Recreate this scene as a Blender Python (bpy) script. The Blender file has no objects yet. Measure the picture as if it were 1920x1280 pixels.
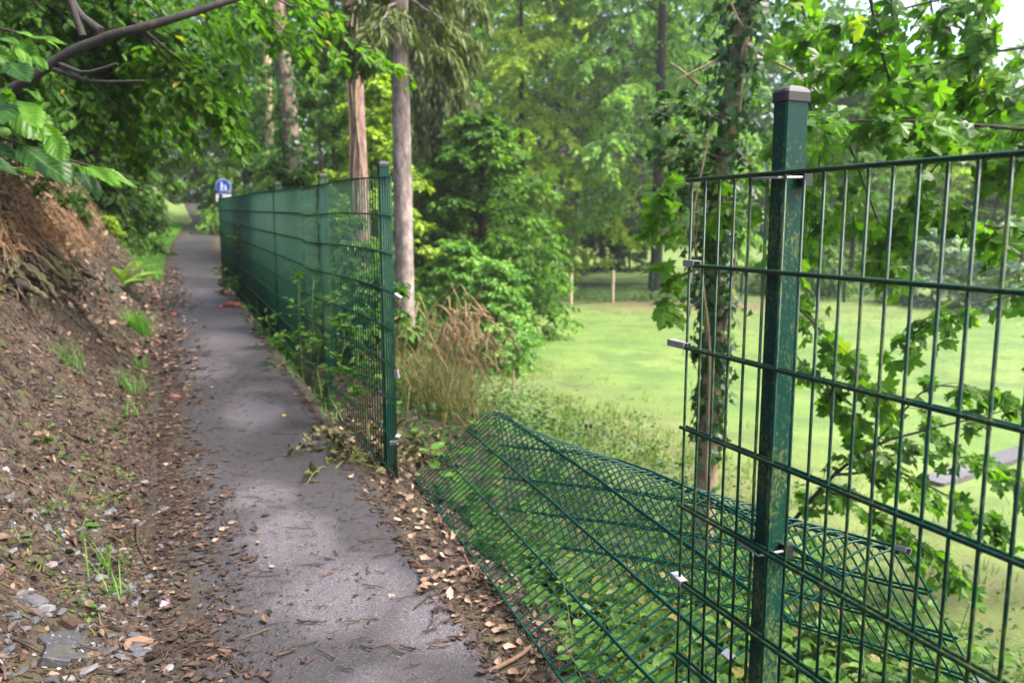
import bpy, math
import numpy as np

# ------------------------------------------------------------------ camera, sky, sun
sc = bpy.context.scene
COL = sc.collection
EYE = 1.45
PITCH = math.radians(7.9)
cam = bpy.data.cameras.new("camera")
cam_o = bpy.data.objects.new("camera", cam)
COL.objects.link(cam_o)
cam_o.location = (0, 0, EYE)
cam_o.rotation_euler = (math.pi / 2 - PITCH, 0, 0)
cam.sensor_width = 36
cam.lens = 27
cam.clip_start = 0.05
cam.clip_end = 600
cam.dof.use_dof = True
cam.dof.focus_distance = 2.0
cam.dof.aperture_fstop = 3.6
sc.camera = cam_o

SUN_EL, SUN_AZ = math.radians(54), math.radians(100)      # azimuth clockwise from +Y
world = bpy.data.worlds.new("World")
sc.world = world
world.use_nodes = True
wn = world.node_tree
sky = wn.nodes.new("ShaderNodeTexSky")
sky.sky_type = 'NISHITA'
sky.sun_disc = False
sky.sun_elevation = SUN_EL
sky.sun_rotation = SUN_AZ
sky.air_density = 1.0
sky.dust_density = 6.0
sky.ozone_density = 1.0
bgn = wn.nodes["Background"]
wn.links.new(sky.outputs[0], bgn.inputs[0])
bgn.inputs[1].default_value = 0.125
sl = bpy.data.lights.new("sun", 'SUN')
sl.energy = 2.0
sl.angle = math.radians(22)
sl.color = (1.0, 0.96, 0.9)
sun_o = bpy.data.objects.new("sun", sl)
COL.objects.link(sun_o)
sun_o.rotation_euler = (math.pi / 2 - SUN_EL, 0, math.pi - SUN_AZ)
sc.view_settings.view_transform = 'Standard'
sc.view_settings.look = 'None'
sc.view_settings.gamma = 1
sc.view_settings.exposure = 2.27
sc.cycles.max_bounces = 8
sc.cycles.diffuse_bounces = 4
sc.cycles.transmission_bounces = 6
sc.cycles.transparent_max_bounces = 6

# ------------------------------------------------------------------ helpers
rng = np.random.default_rng(7)
UP = np.array([0, 0, 1.0])
CP, SP = math.cos(PITCH), math.sin(PITCH)


def at(px, py, Y):
    """place in the world of a photo pixel at forward distance Y"""
    u, v = (px - 960) / 1440, (640 - py) / 1440
    d = np.array([u, CP + v * SP, -SP + v * CP])
    return d * (Y / d[1]) + np.array([0, 0, EYE])


def unit(a):
    a = np.asarray(a, float)
    return a / np.maximum(np.linalg.norm(a, axis=-1, keepdims=True), 1e-9)


def vnoise(x, y, seed=0):
    x = np.asarray(x, float); y = np.asarray(y, float)
    i = np.floor(x).astype(np.int64); j = np.floor(y).astype(np.int64)
    fx, fy = x - i, y - j
    fx = fx * fx * (3 - 2 * fx); fy = fy * fy * (3 - 2 * fy)

    def h(a, b):
        k = (a * 374761393 + b * 668265263 + seed * 1274126177) & 0xffffffff
        k = ((k ^ (k >> 13)) * 1274126177) & 0xffffffff
        return ((k ^ (k >> 16)) & 0xffff) / 65535.0
    return (h(i, j) * (1 - fx) + h(i + 1, j) * fx) * (1 - fy) + (h(i, j + 1) * (1 - fx) + h(i + 1, j + 1) * fx) * fy


def fbm(x, y, seed=0, o=3):
    s, a, f = 0, 0.5, 1.0
    for k in range(o):
        s = s + a * vnoise(np.asarray(x) * f, np.asarray(y) * f, seed + k)
        a *= .5; f *= 2.1
    return s / (1 - .5 ** o)


class G:
    """collects geometry for one mesh object"""
    def __init__(s):
        s.V, s.L, s.S, s.A, s.M, s.n = [], [], [], [], [], 0

    def add(s, v, f, a=.5, mi=0):
        v = np.asarray(v, float).reshape(-1, 3); f = np.asarray(f, np.int64)
        m, k = f.shape
        s.V.append(v); s.L.append((f + s.n).ravel()); s.S.append(np.full(m, k))
        s.A.append(np.broadcast_to(np.asarray(a, float), (m,))); s.M.append(np.full(m, mi))
        s.n += len(v)

    def tube(s, p, r, k=6, a=.5, mi=0, cap=True):
        p = np.asarray(p, float); n = len(p)
        r = np.broadcast_to(np.asarray(r, float), (n,))
        t = unit(np.gradient(p, axis=0))
        u = np.zeros_like(p)
        ref = UP if abs(t[0][2]) < .9 else np.array([1., 0, 0])
        u[0] = unit(np.cross(t[0], ref))
        for i in range(1, n):
            u[i] = unit(u[i - 1] - t[i] * np.dot(u[i - 1], t[i]))
        w = np.cross(t, u)
        q = np.arange(k) * 2 * math.pi / k
        ring = p[:, None] + r[:, None, None] * (np.cos(q)[None, :, None] * u[:, None] + np.sin(q)[None, :, None] * w[:, None])
        i = np.arange(n - 1)[:, None] * k; j = np.arange(k)[None]; j2 = (j + 1) % k
        f = np.stack([i + j, i + j2, i + k + j2, i + k + j], -1).reshape(-1, 4)
        s.add(ring, f, a, mi)
        if cap:
            s.add(ring[0], np.arange(k)[None, ::-1], a, mi); s.add(ring[-1], np.arange(k)[None], a, mi)

    def rods(s, P, Q, r, k=6, a=.5, mi=0):
        """many straight rods at once"""
        P = np.asarray(P, float); Q = np.asarray(Q, float); n = len(P)
        t = unit(Q - P)
        ref = np.where(np.abs(t[:, 2:3]) < .9, UP[None], np.array([[1., 0, 0]]))
        u = unit(np.cross(t, ref)); w = np.cross(t, u)
        q = np.arange(k) * 2 * math.pi / k
        c = r * (np.cos(q)[None, :, None] * u[:, None] + np.sin(q)[None, :, None] * w[:, None])
        v = np.concatenate([P[:, None] + c, Q[:, None] + c], 1)
        j = np.arange(k); j2 = (j + 1) % k
        f = np.stack([j, j2, k + j2, k + j], -1)
        F = (f[None] + (np.arange(n) * 2 * k)[:, None, None]).reshape(-1, 4)
        s.add(v, F, a, mi)
        cap = np.concatenate([(np.arange(k)[::-1][None] + (np.arange(n) * 2 * k)[:, None]), (np.arange(k)[None] + k + (np.arange(n) * 2 * k)[:, None])])
        s.L.append((cap + s.n - n * 2 * k).ravel()); s.S.append(np.full(2 * n, k)); s.A.append(np.full(2 * n, a)); s.M.append(np.full(2 * n, mi))

    def box(s, c, x, y, z, a=.5, mi=0, bev=0.0):
        """box centred at c with half-axis vectors x, y, z; optional chamfer"""
        c, x, y, z = [np.asarray(q, float) for q in (c, x, y, z)]
        if bev <= 0:
            v = [c + i * x + j * y + k * z for k in (-1, 1) for j in (-1, 1) for i in (-1, 1)]
            f = [[0, 2, 3, 1], [4, 5, 7, 6], [0, 1, 5, 4], [2, 6, 7, 3], [0, 4, 6, 2], [1, 3, 7, 5]]
            s.add(v, f, a, mi); return
        lx, ly = np.linalg.norm(x), np.linalg.norm(y)
        bx, by = 1 - bev / lx, 1 - bev / ly
        o = [(bx, 1), (1, by), (1, -by), (bx, -1), (-bx, -1), (-1, -by), (-1, by), (-bx, 1)][::-1]
        v = [c + i * x + j * y - z for i, j in o] + [c + i * x + j * y + z for i, j in o]
        q = np.arange(8); q2 = (q + 1) % 8
        s.add(v, np.stack([q, q2, 8 + q2, 8 + q], -1), a, mi)
        s.L.append(np.arange(8)[::-1] + s.n - 16); s.L.append(np.arange(8) + 8 + s.n - 16)
        s.S.append(np.array([8, 8])); s.A.append(np.full(2, a)); s.M.append(np.full(2, mi))

    def inst(s, T, P, X, Z, sz, a=.5, mi=0):
        """copies of template T=(verts, [face arrays]) at P, x axis X, normal near Z"""
        if isinstance(T, list):
            pk = rng.integers(0, len(T), len(P)); sz = np.broadcast_to(np.asarray(sz, float), (len(P),)); a = np.broadcast_to(np.asarray(a, float), (len(P),))
            X = np.asarray(X); Z = np.asarray(Z)
            for i_, t_ in enumerate(T):
                k_ = pk == i_
                if k_.any(): s.inst(t_, P[k_], X[k_], Z[k_], sz[k_], a[k_], mi)
            return
        tv, tfs = T
        X = unit(X); Z = unit(Z - X * (Z * X).sum(-1, keepdims=True)); Yv = np.cross(Z, X)
        sz = np.broadcast_to(np.asarray(sz, float), (len(P),))
        v = P[:, None] + sz[:, None, None] * (tv[None, :, 0:1] * X[:, None] + tv[None, :, 1:2] * Yv[:, None] + tv[None, :, 2:3] * Z[:, None])
        a = np.broadcast_to(np.asarray(a, float), (len(P),))
        base = s.n
        s.V.append(v.reshape(-1, 3)); s.n += v.shape[0] * v.shape[1]
        off = (np.arange(len(P)) * len(tv))[:, None, None] + base
        for tf in tfs:
            f = (tf[None] + off)
            s.L.append(f.ravel()); s.S.append(np.full(f.shape[0] * f.shape[1], f.shape[2]))
            s.A.append(np.repeat(a, f.shape[1])); s.M.append(np.full(f.shape[0] * f.shape[1], mi))

    def mesh(s, name, mats, off=(0, 0, 0), smooth=False):
        me = bpy.data.meshes.new(name)
        V = np.concatenate(s.V) - np.asarray(off, float); L = np.concatenate(s.L); S = np.concatenate(s.S)
        me.vertices.add(len(V)); me.vertices.foreach_set("co", V.astype(np.float32).ravel())
        me.loops.add(len(L)); me.loops.foreach_set("vertex_index", L.astype(np.int32))
        me.polygons.add(len(S))
        me.polygons.foreach_set("loop_start", (np.cumsum(S) - S).astype(np.int32))
        me.polygons.foreach_set("material_index", np.concatenate(s.M).astype(np.int32))
        me.polygons.foreach_set("use_smooth", np.full(len(S), bool(smooth)))
        at_ = me.attributes.new("v", 'FLOAT', 'FACE')
        at_.data.foreach_set("value", np.concatenate(s.A).astype(np.float32))
        for m in (mats if isinstance(mats, (list, tuple)) else [mats]):
            me.materials.append(m)
        me.update(calc_edges=True)
        return me

    def obj(s, name, mats, parent=None, smooth=False, loc=None):
        off = np.array(parent.location) if parent is not None else (np.zeros(3) if loc is None else np.asarray(loc, float))
        if parent is not None and parent.parent is not None:
            off = off + np.array(parent.parent.location)
        o = bpy.data.objects.new(name, s.mesh(name, mats, off, smooth))
        COL.objects.link(o)
        if parent is not None:
            o.parent = parent
        else:
            o.location = off
        return o


def tag(o, label=None, cat=None, group=None, kind=None):
    if label: o["label"] = label
    if cat: o["category"] = cat
    if group: o["group"] = group
    if kind: o["kind"] = kind
    return o


def thing(name, label, cat, loc, group=None):
    o = bpy.data.objects.new(name, None)
    o.empty_display_size = .1
    COL.objects.link(o)
    o.location = [float(q) for q in loc]
    return tag(o, label, cat, group)


def copy_tree(o, loc=None, rz=0.0, sc_=1.0, label=None, tilt=(0, 0)):
    c = o.copy(); COL.objects.link(c)
    for ch in [q for q in bpy.data.objects if q.parent == o]:
        d = ch.copy(); COL.objects.link(d); d.parent = c
        for g2 in [q for q in bpy.data.objects if q.parent == ch]:
            e = g2.copy(); COL.objects.link(e); e.parent = d
    if loc is not None: c.location = [float(q) for q in loc]
    c.rotation_euler = (tilt[0], tilt[1], rz); c.scale = (sc_,) * 3
    if label: c["label"] = label
    return c


# ------------------------------------------------------------------ terrain
TD = np.array([-.405, .914]); ND = np.array([.914, .405])


def tn(x, y):
    return TD[0] * x + TD[1] * y, ND[0] * x + ND[1] * y


def xy(t, n):
    return TD[0] * t + ND[0] * n, TD[1] * t + ND[1] * n


def Pz(t):
    return .04 * t + .045 * np.maximum(0, t - 17)


def nc(t):
    return .38 + .004 * np.clip(t - 16, 0, 16) ** 2


def lawnz(x, y):
    return -1.1 + .05 * (np.sqrt((y - 28) ** 2 + 9) + (y - 28))


HOL = (-4.1, 6.7)


def H(x, y, rough=True):
    x = np.asarray(x, float); y = np.asarray(y, float)
    t, n = tn(x, y)
    p = Pz(np.clip(t, -8, 60)); c = nc(t)
    e = (c - .5) - n
    e2 = (e - .6 * np.clip((t - 15.5) / 3, 0, 1)) * (1 + .45 * np.clip((t - 5) / 3, 0, 1))
    bank = np.interp(e2, [0, .25, .6, 1, 1.8, 2.6, 3.5, 6, 12, 30], [0, .05, .28, .68, 1.68, 2.6, 3.2, 4.0, 5.0, 7.5])
    g = n - (c + .5)
    st = 1 + 1.2 * np.clip((t - 4.3) / 1.5, 0, 1) - .2 * np.clip((t - 8) / 4, 0, 1)
    w = np.interp(g / st, [0, .2, .5, .9, 1.4, 2.2, 3.5], [0, .02, .2, .5, .75, .92, 1])
    lz = lawnz(x, y)
    z = p + np.where(e2 > 0, bank, 0) + (np.minimum(lz, p + 3) - p) * w
    if rough:
        k = np.clip(np.maximum(e, g) / .35, 0, 1)
        kl = np.clip((g - 4) / 3, 0, 1)
        ds = np.hypot(x - HOL[0], y - HOL[1]); du = np.hypot(x - HOL[0] + .25, y - HOL[1] - .05)
        z = z - .2 * np.exp(-(ds / .26) ** 2) + .16 * np.exp(-(du / .3) ** 2)
        z = z - .012 + k * (1 - kl * .7) * ((fbm(x * 2.2, y * 2.2, 3) - .5) * .16 + (fbm(x * 3.4, y * 3.4, 23) - .5) * .2 * np.clip(e / 1.2, 0, 1) + (fbm(x * 9, y * 9, 11) - .5) * (.05 + .05 * np.clip(e, 0, 1)))
    return z


def Hn(x, y, d=.05):
    gx = (H(x + d, y) - H(x - d, y)) / (2 * d); gy = (H(x, y + d) - H(x, y - d)) / (2 * d)
    return unit(np.stack([-gx, -gy, np.ones_like(gx)], -1))


# ------------------------------------------------------------------ materials
def new_mat(name):
    m = bpy.data.materials.new(name); m.use_nodes = True
    nt = m.node_tree
    return m, nt, nt.nodes["Principled BSDF"]


def nod(nt, typ, ins=None, **kw):
    n = nt.nodes.new(typ)
    for k, v in kw.items(): setattr(n, k, v)
    for k, v in (ins or {}).items():
        if isinstance(v, bpy.types.NodeSocket): nt.links.new(v, n.inputs[k])
        else: n.inputs[k].default_value = v
    return n


def noise(nt, scale, detail=4, rough=.55, co='Object', vec=None, stretch=None):
    if vec is None:
        tc = nod(nt, "ShaderNodeTexCoord"); vec = tc.outputs[co]
    if stretch:
        mp = nod(nt, "ShaderNodeMapping", {"Vector": vec, "Scale": stretch}); vec = mp.outputs[0]
    return nod(nt, "ShaderNodeTexNoise", {"Vector": vec, "Scale": scale, "Detail": detail, "Roughness": rough}).outputs["Fac"]


def ramp(nt, fac, stops):
    r = nod(nt, "ShaderNodeValToRGB", {"Fac": fac})
    el = r.color_ramp.elements
    while len(el) < len(stops): el.new(.5)
    for e, (p, c) in zip(el, stops):
        e.position = p
        e.color = (c[0], c[1], c[2], 1) if hasattr(c, '__len__') else (c, c, c, 1)
    return r.outputs[0]


def mix(nt, f, a, b, mode='MIX'):
    n = nod(nt, "ShaderNodeMix", data_type='RGBA', blend_type=mode)
    for k, v in ((0, f), (6, a), (7, b)):
        if isinstance(v, bpy.types.NodeSocket): nt.links.new(v, n.inputs[k])
        elif k == 0: n.inputs[0].default_value = v
        else: n.inputs[k].default_value = (*v, 1)
    return n.outputs[2]


def bump(nt, b, h, strength=.4, dist=.01):
    n = nod(nt, "ShaderNodeBump", {"Height": h, "Strength": strength, "Distance": dist})
    nt.links.new(n.outputs[0], b.inputs["Normal"])


def leaf_mat(name, stops, trans=.5, rough=.55, tcol=(1.5, 1.8, .48), spec=.22, extra=None):
    m, nt, b = new_mat(name)
    a = nod(nt, "ShaderNodeAttribute", attribute_name="v")
    c = ramp(nt, a.outputs["Fac"], stops)
    if extra: c = extra(nt, c, b)
    nt.links.new(c, b.inputs["Base Color"])
    b.inputs["Roughness"].default_value = rough
    b.inputs["Specular IOR Level"].default_value = spec
    tc = mix(nt, 1.0, c, tcol, 'MULTIPLY')
    t = nod(nt, "ShaderNodeBsdfTranslucent", {"Color": tc})
    mx = nod(nt, "ShaderNodeMixShader", {0: trans, 1: b.outputs[0], 2: t.outputs[0]})
    nt.links.new(mx.outputs[0], nt.nodes["Material Output"].inputs[0])
    return m


def rand_mat(name, stops, rough=.8, sc_=60, amt=.35, bmp=.3, spec=.3, fleck=None):
    """colour from the per-piece value, mottled by noise"""
    m, nt, b = new_mat(name)
    a = nod(nt, "ShaderNodeAttribute", attribute_name="v")
    c = ramp(nt, a.outputs["Fac"], stops)
    n = noise(nt, sc_)
    c = mix(nt, 1.0, c, ramp(nt, n, [(.3, 1 - amt), (.7, 1 + amt * .4)]), 'MULTIPLY')
    if fleck:
        c = mix(nt, ramp(nt, noise(nt, 110, 2, .4), [(.68, 0), (.72, .8)]), c, fleck)
        c = mix(nt, ramp(nt, noise(nt, 16, 5, .7), [(.52, 0), (.64, .6)]), c, (.05, .05, .025))
    nt.links.new(c, b.inputs["Base Color"])
    b.inputs["Roughness"].default_value = rough
    b.inputs["Specular IOR Level"].default_value = spec
    if bmp: bump(nt, b, n, bmp, .004)
    return m


def bark_mat(name, c0, c1, c2, moss=None, sc_=18):
    m, nt, b = new_mat(name)
    n1 = noise(nt, sc_, 8, .75, stretch=(1, 1, .3)); n2 = noise(nt, 3.2, 3)
    c = ramp(nt, n1, [(.36, c0), (.5, c1), (.64, c2)])
    if moss is not None:
        c = mix(nt, ramp(nt, n2, [(.52, 0), (.66, .85)]), c, moss)
    nt.links.new(c, b.inputs["Base Color"])
    b.inputs["Roughness"].default_value = .9
    bump(nt, b, n1, .7, .02)
    return m


MT = {}
# ground
m, nt, b = new_mat("soil")
n1 = noise(nt, 1.3, 5); n2 = noise(nt, 14, 6, .7); n3 = noise(nt, 5, 4)
c = ramp(nt, n2, [(.28, (.009, .006, .004)), (.46, (.023, .015, .009)), (.6, (.046, .03, .017)), (.78, (.1, .07, .042))])
c = mix(nt, ramp(nt, n1, [(.4, 0), (.62, .55)]), c, (.055, .037, .025))
ga = nod(nt, "ShaderNodeAttribute", attribute_name="grass")
ms = mix(nt, 1.0, ramp(nt, n3, [(.46, 0), (.6, 1)]), ramp(nt, n2, [(.35, 0), (.6, .9)]), 'MULTIPLY')
c = mix(nt, ms, c, (.034, .042, .008))
gcol = ramp(nt, n2, [(.3, (.05, .085, .018)), (.55, (.1, .16, .03)), (.75, (.17, .2, .06))])
c = mix(nt, ga.outputs["Fac"], c, gcol)
nt.links.new(c, b.inputs["Base Color"]); b.inputs["Roughness"].default_value = .9
bump(nt, b, n2, .9, .03)
MT['soil'] = m

m, nt, b = new_mat("asphalt")
n1 = noise(nt, 1.05, 6, .62); n2 = noise(nt, 130, 4, .8); n3 = noise(nt, 3.1, 6, .65); n4 = noise(nt, 40, 4, .6)
c = ramp(nt, n2, [(.32, (.008, .0075, .009)), (.46, (.022, .0205, .0245)), (.6, (.042, .0395, .044)), (.7, (.12, .113, .11))])
wa = nod(nt, "ShaderNodeAttribute", attribute_name="worn")
wm = nod(nt, "ShaderNodeMath", {0: wa.outputs["Fac"], 1: n1}, operation='ADD')
dry = ramp(nt, wm.outputs[0], [(.62, 0), (.82, .9)])
c = mix(nt, dry, c, mix(nt, 1.0, c, (2.7, 2.62, 2.6), 'MULTIPLY'))
c = mix(nt, ramp(nt, n3, [(.45, 0), (.7, .6)]), c, (.032, .026, .024))
c = mix(nt, ramp(nt, n4, [(.6, 0), (.72, .35)]), c, (.06, .036, .028))
ea = nod(nt, "ShaderNodeAttribute", attribute_name="edge")
n5 = noise(nt, 7, 6, .7)
md = nod(nt, "ShaderNodeMath", {0: ea.outputs["Fac"], 1: n5}, operation='ADD')
soilc = ramp(nt, n4, [(.35, (.013, .01, .008)), (.55, (.036, .026, .018)), (.7, (.07, .05, .035))])
c = mix(nt, ramp(nt, md.outputs[0], [(.78, 0), (1.02, .95)]), c, mix(nt, ramp(nt, n3, [(.5, 0), (.66, .55)]), soilc, (.022, .024, .008)))
nt.links.new(c, b.inputs["Base Color"])
rr = ramp(nt, n1, [(.4, .5), (.58, .85)])
nt.links.new(rr, b.inputs["Roughness"]); b.inputs["Specular IOR Level"].default_value = .35
bump(nt, b, n2, .9, .006)
MT['asphalt'] = m

m, nt, b = new_mat("lawn")
n1 = noise(nt, .35, 4); n2 = noise(nt, 25, 5, .7); n3 = noise(nt, 1.4, 5)
c = ramp(nt, n2, [(.3, (.06, .112, .013)), (.5, (.078, .14, .017)), (.7, (.1, .165, .024))])
c = mix(nt, ramp(nt, n1, [(.42, 0), (.6, .6)]), c, (.13, .18, .035))
c = mix(nt, ramp(nt, n3, [(.44, 0), (.6, .8)]), c, (.045, .095, .011))
da = nod(nt, "ShaderNodeAttribute", attribute_name="bare")
md = nod(nt, "ShaderNodeMath", {0: da.outputs["Fac"], 1: ramp(nt, n3, [(.3, .45), (.62, 1.25)])}, operation='MULTIPLY')
c = mix(nt, md.outputs[0], c, (.09, .06, .028))
nt.links.new(c, b.inputs["Base Color"]); b.inputs["Roughness"].default_value = .85
bump(nt, b, n2, .6, .03)
MT['lawn'] = m

m, nt, b = new_mat("pond_water")
n1 = noise(nt, .7, 3)
nt.links.new(ramp(nt, n1, [(.35, (.1, .12, .04)), (.65, (.14, .16, .06))]), b.inputs["Base Color"])
b.inputs["Roughness"].default_value = .25
MT['pond'] = m

# fence
def coat_mat(name, base, speck, lo, hi, stretch=(1, 1, .35), sc_=70, rough=.38):
    m, nt, b = new_mat(name)
    n1 = noise(nt, sc_, 6, .75, stretch=stretch); n2 = noise(nt, 9, 3, stretch=(1, 1, .5))
    md = nod(nt, "ShaderNodeMath", {0: n1, 1: ramp(nt, n2, [(.3, .8), (.65, 1.12)])}, operation='MULTIPLY')
    f = ramp(nt, md.outputs[0], [(lo, 0), (hi, .8)])
    c = mix(nt, f, base, speck)
    nt.links.new(c, b.inputs["Base Color"])
    nt.links.new(ramp(nt, f, [(0, rough), (.8, .8)]), b.inputs["Roughness"])
    b.inputs["Specular IOR Level"].default_value = .18
    return m


MT['coat'] = coat_mat("green_coating", (.0012, .032, .025), (.1, .13, .03), .5, .62, (1, 1, .6), 150)
MT['wire'] = coat_mat("green_wire", (.0012, .027, .018), (.075, .1, .02), .48, .64, (1, 1, .5), 120)
MT['wire_old'] = coat_mat("green_wire_algae", (.0015, .03, .019), (.015, .04, .008), .5, .64, (1, 1, .3), 60, .6)
MT['wire_new'] = coat_mat("green_wire_clean", (.0015, .034, .025), (.04, .065, .02), .66, .8, (1, 1, 1), 60, .4)
m, nt, b = new_mat("black_plastic")
b.inputs["Base Color"].default_value = (.006, .006, .008, 1); b.inputs["Roughness"].default_value = .5
MT['black'] = m
m, nt, b = new_mat("zinc")
b.inputs["Base Color"].default_value = (.27, .265, .28, 1); b.inputs["Metallic"].default_value = .6
n1 = noise(nt, 90, 3); nt.links.new(ramp(nt, n1, [(.3, .35), (.7, .6)]), b.inputs["Roughness"])
MT['zinc'] = m
m, nt, b = new_mat("sign_blue")
b.inputs["Base Color"].default_value = (.004, .07, .42, 1); b.inputs["Roughness"].default_value = .4
MT['blue'] = m
m, nt, b = new_mat("sign_white")
b.inputs["Base Color"].default_value = (.75, .74, .76, 1); b.inputs["Roughness"].default_value = .4
MT['white'] = m
m, nt, b = new_mat("sign_print")
b.inputs["Base Color"].default_value = (.5, .42, .45, 1); b.inputs["Roughness"].default_value = .5
MT['print'] = m

# bark and wood
MT['bark_pink'] = bark_mat("pinkish_bark", (.075, .042, .035), (.16, .098, .08), (.27, .185, .15))
MT['bark_grey'] = bark_mat("grey_bark", (.075, .058, .054), (.21, .16, .15), (.38, .31, .29), (.08, .09, .05))
MT['bark_dark'] = bark_mat("dark_bark", (.008, .006, .005), (.018, .014, .011), (.035, .028, .022))
MT['bark_brown'] = bark_mat("brown_bark", (.06, .04, .025), (.14, .095, .06), (.27, .2, .14), (.05, .055, .015))
MT['bark_pale'] = bark_mat("pale_bark", (.3, .22, .13), (.42, .33, .2), (.5, .42, .28))
MT['bark_tan'] = bark_mat("tan_bark", (.2, .13, .075), (.32, .23, .14), (.4, .31, .2), (.08, .05, .03), 30)
MT['rot'] = bark_mat("rotten_wood", (.05, .014, .009), (.13, .035, .02), (.2, .07, .045), sc_=40)
MT['stump'] = bark_mat("mossy_root_wood", (.014, .01, .007), (.04, .028, .018), (.09, .065, .035), (.06, .065, .012), 14)

# litter
BROWN = [(0, (.014, .009, .007)), (.25, (.04, .022, .016)), (.5, (.085, .05, .033)), (.75, (.18, .115, .075)), (1, (.36, .27, .19))]
MT['litter'] = rand_mat("dead_leaf", BROWN, .6, 40, .3)
MT['chips'] = rand_mat("bark_chip", [(0, (.01, .008, .007)), (.4, (.034, .021, .013)), (.7, (.085, .05, .03)), (.9, (.16, .105, .068)), (1, (.3, .23, .18))], .75, 80, .4)
MT['stone'] = rand_mat("slate_stone", [(0, (.03, .03, .034)), (.5, (.075, .074, .084)), (.85, (.13, .125, .135)), (1, (.22, .205, .21))], .65, 50, .45, .8, .3, (.35, .36, .34))
MT['twig'] = rand_mat("twig_bark", [(0, (.016, .01, .008)), (.5, (.045, .026, .02)), (1, (.14, .085, .05))], .8, 120, .4)
MT['wilt'] = leaf_mat("wilted_leaf", [(0, (.025, .017, .01)), (.35, (.06, .048, .02)), (.65, (.085, .1, .025)), (.85, (.16, .15, .06)), (1, (.26, .2, .12))], .12, .6, (1.2, 1.2, .8))
MT['yellowleaf'] = rand_mat("yellow_leaf", [(0, (.4, .26, .02)), (1, (.5, .36, .05))], .5, 40, .3)

# foliage
def greens(d, mid, l, odd=None):
    s = [(0, d), (.45, mid), (.9, l)]
    return s + [(1, odd)] if odd else s


MT['f_deep'] = leaf_mat("deep_green_leaf", greens((.012, .034, .008), (.028, .07, .01), (.055, .12, .014), (.2, .17, .02)), .4)
MT['f_hang'] = leaf_mat("hanging_leaf", greens((.025, .07, .006), (.055, .14, .008), (.1, .2, .012), (.3, .25, .03)), .48)
MT['f_mid'] = leaf_mat("mid_green_leaf", greens((.022, .06, .012), (.05, .12, .02), (.11, .21, .034)), .42)
MT['f_maple'] = leaf_mat("bright_maple_leaf", greens((.022, .065, .009), (.055, .135, .014), (.125, .235, .026)), .45)
MT['f_yellow'] = leaf_mat("yellow_green_leaf", greens((.085, .15, .016), (.2, .3, .028), (.36, .45, .06)), .45)
MT['f_larch'] = leaf_mat("larch_leaf", greens((.035, .095, .022), (.1, .205, .042), (.21, .35, .075)), .42)
MT['f_copper'] = leaf_mat("copper_beech_leaf", greens((.014, .008, .012), (.026, .015, .02), (.05, .028, .034)), .3, tcol=(1, .9, 1))
MT['f_needle'] = leaf_mat("spruce_needle", greens((.035, .055, .018), (.07, .1, .028), (.13, .16, .05), (.15, .12, .06)), .25)
MT['f_blue'] = leaf_mat("pale_blue_green_leaf", greens((.1, .17, .12), (.18, .27, .19), (.3, .38, .28)), .35)
MT['f_ivy'] = leaf_mat("ivy_leaf", greens((.015, .045, .016), (.03, .08, .028), (.07, .15, .03), (.22, .26, .03)), .3, .28)
MT['f_herb'] = leaf_mat("herb_leaf", greens((.016, .05, .01), (.034, .09, .014), (.085, .175, .026)), .4, .5)
MT['f_cover'] = leaf_mat("bramble_leaf", greens((.01, .03, .008), (.024, .06, .012), (.06, .12, .024), (.15, .14, .04)), .35, .4)
MT['f_bush'] = leaf_mat("bush_leaf", greens((.05, .14, .03), (.11, .24, .05), (.2, .34, .08)), .4)
MT['grass'] = leaf_mat("grass_blade", greens((.06, .11, .012), (.08, .14, .016), (.105, .165, .024), (.14, .15, .04)), .35, .8)
MT['tuft'] = leaf_mat("tuft_blade", greens((.04, .11, .03), (.08, .19, .04), (.15, .28, .06)), .4, .6)
MT['dry'] = leaf_mat("dry_grass", [(0, (.14, .065, .03)), (.35, (.24, .14, .075)), (.65, (.34, .24, .14)), (.82, (.2, .19, .06)), (1, (.09, .15, .03))], .3, .7, (1.1, 1, .8))
MT['fern'] = leaf_mat("fern_frond", greens((.08, .17, .03), (.16, .28, .05), (.26, .38, .09)), .45)
MT['stem'] = rand_mat("green_stem", [(0, (.06, .05, .02)), (1, (.12, .18, .04))], .6, 40, .2, 0)


def vein_extra(nt, c, b):
    at2 = nod(nt, "ShaderNodeAttribute", attribute_name="vein")
    nz = noise(nt, 60, 4)
    c2 = mix(nt, ramp(nt, at2.outputs["Fac"], [(.35, 0), (.95, .4)]), c, (.13, .23, .05))
    c2 = mix(nt, 1.0, c2, ramp(nt, nz, [(.3, .7), (.7, 1.2)]), 'MULTIPLY')
    bump(nt, b, nz, .4, .004)
    return c2


MT['f_hazel'] = leaf_mat("hazel_leaf", greens((.008, .034, .009), (.028, .09, .012), (.08, .19, .015)), .45, .36, extra=vein_extra)
MT['f_syc'] = leaf_mat("sycamore_leaf", greens((.025, .07, .01), (.055, .135, .013), (.11, .22, .02), (.2, .27, .03)), .5, .38)

# ------------------------------------------------------------------ leaf templates  (x along leaf, z normal)
LQ = (np.array([[0, 0, 0], [.45, .3, .05], [1, 0, -.03], [.45, -.3, .05]]), [np.array([[0, 3, 2, 1]])])
L6 = (np.array([[0, 0, 0], [.3, .27, .06], [.68, .22, .03], [1, 0, -.08], [.68, -.22, .03], [.3, -.27, .06]]),
      [np.array([[0, 3, 2, 1], [0, 5, 4, 3]])])
LN = (np.array([[0, 0, 0], [.4, .07, .0], [1, 0, -.1], [.4, -.07, .0]]), [np.array([[0, 3, 2, 1]])])


LS = (np.array([[0, 0, 0], [.35, .13, .02], [1, 0, -.12], [.35, -.13, .02]]), [np.array([[0, 3, 2, 1]])])


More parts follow.
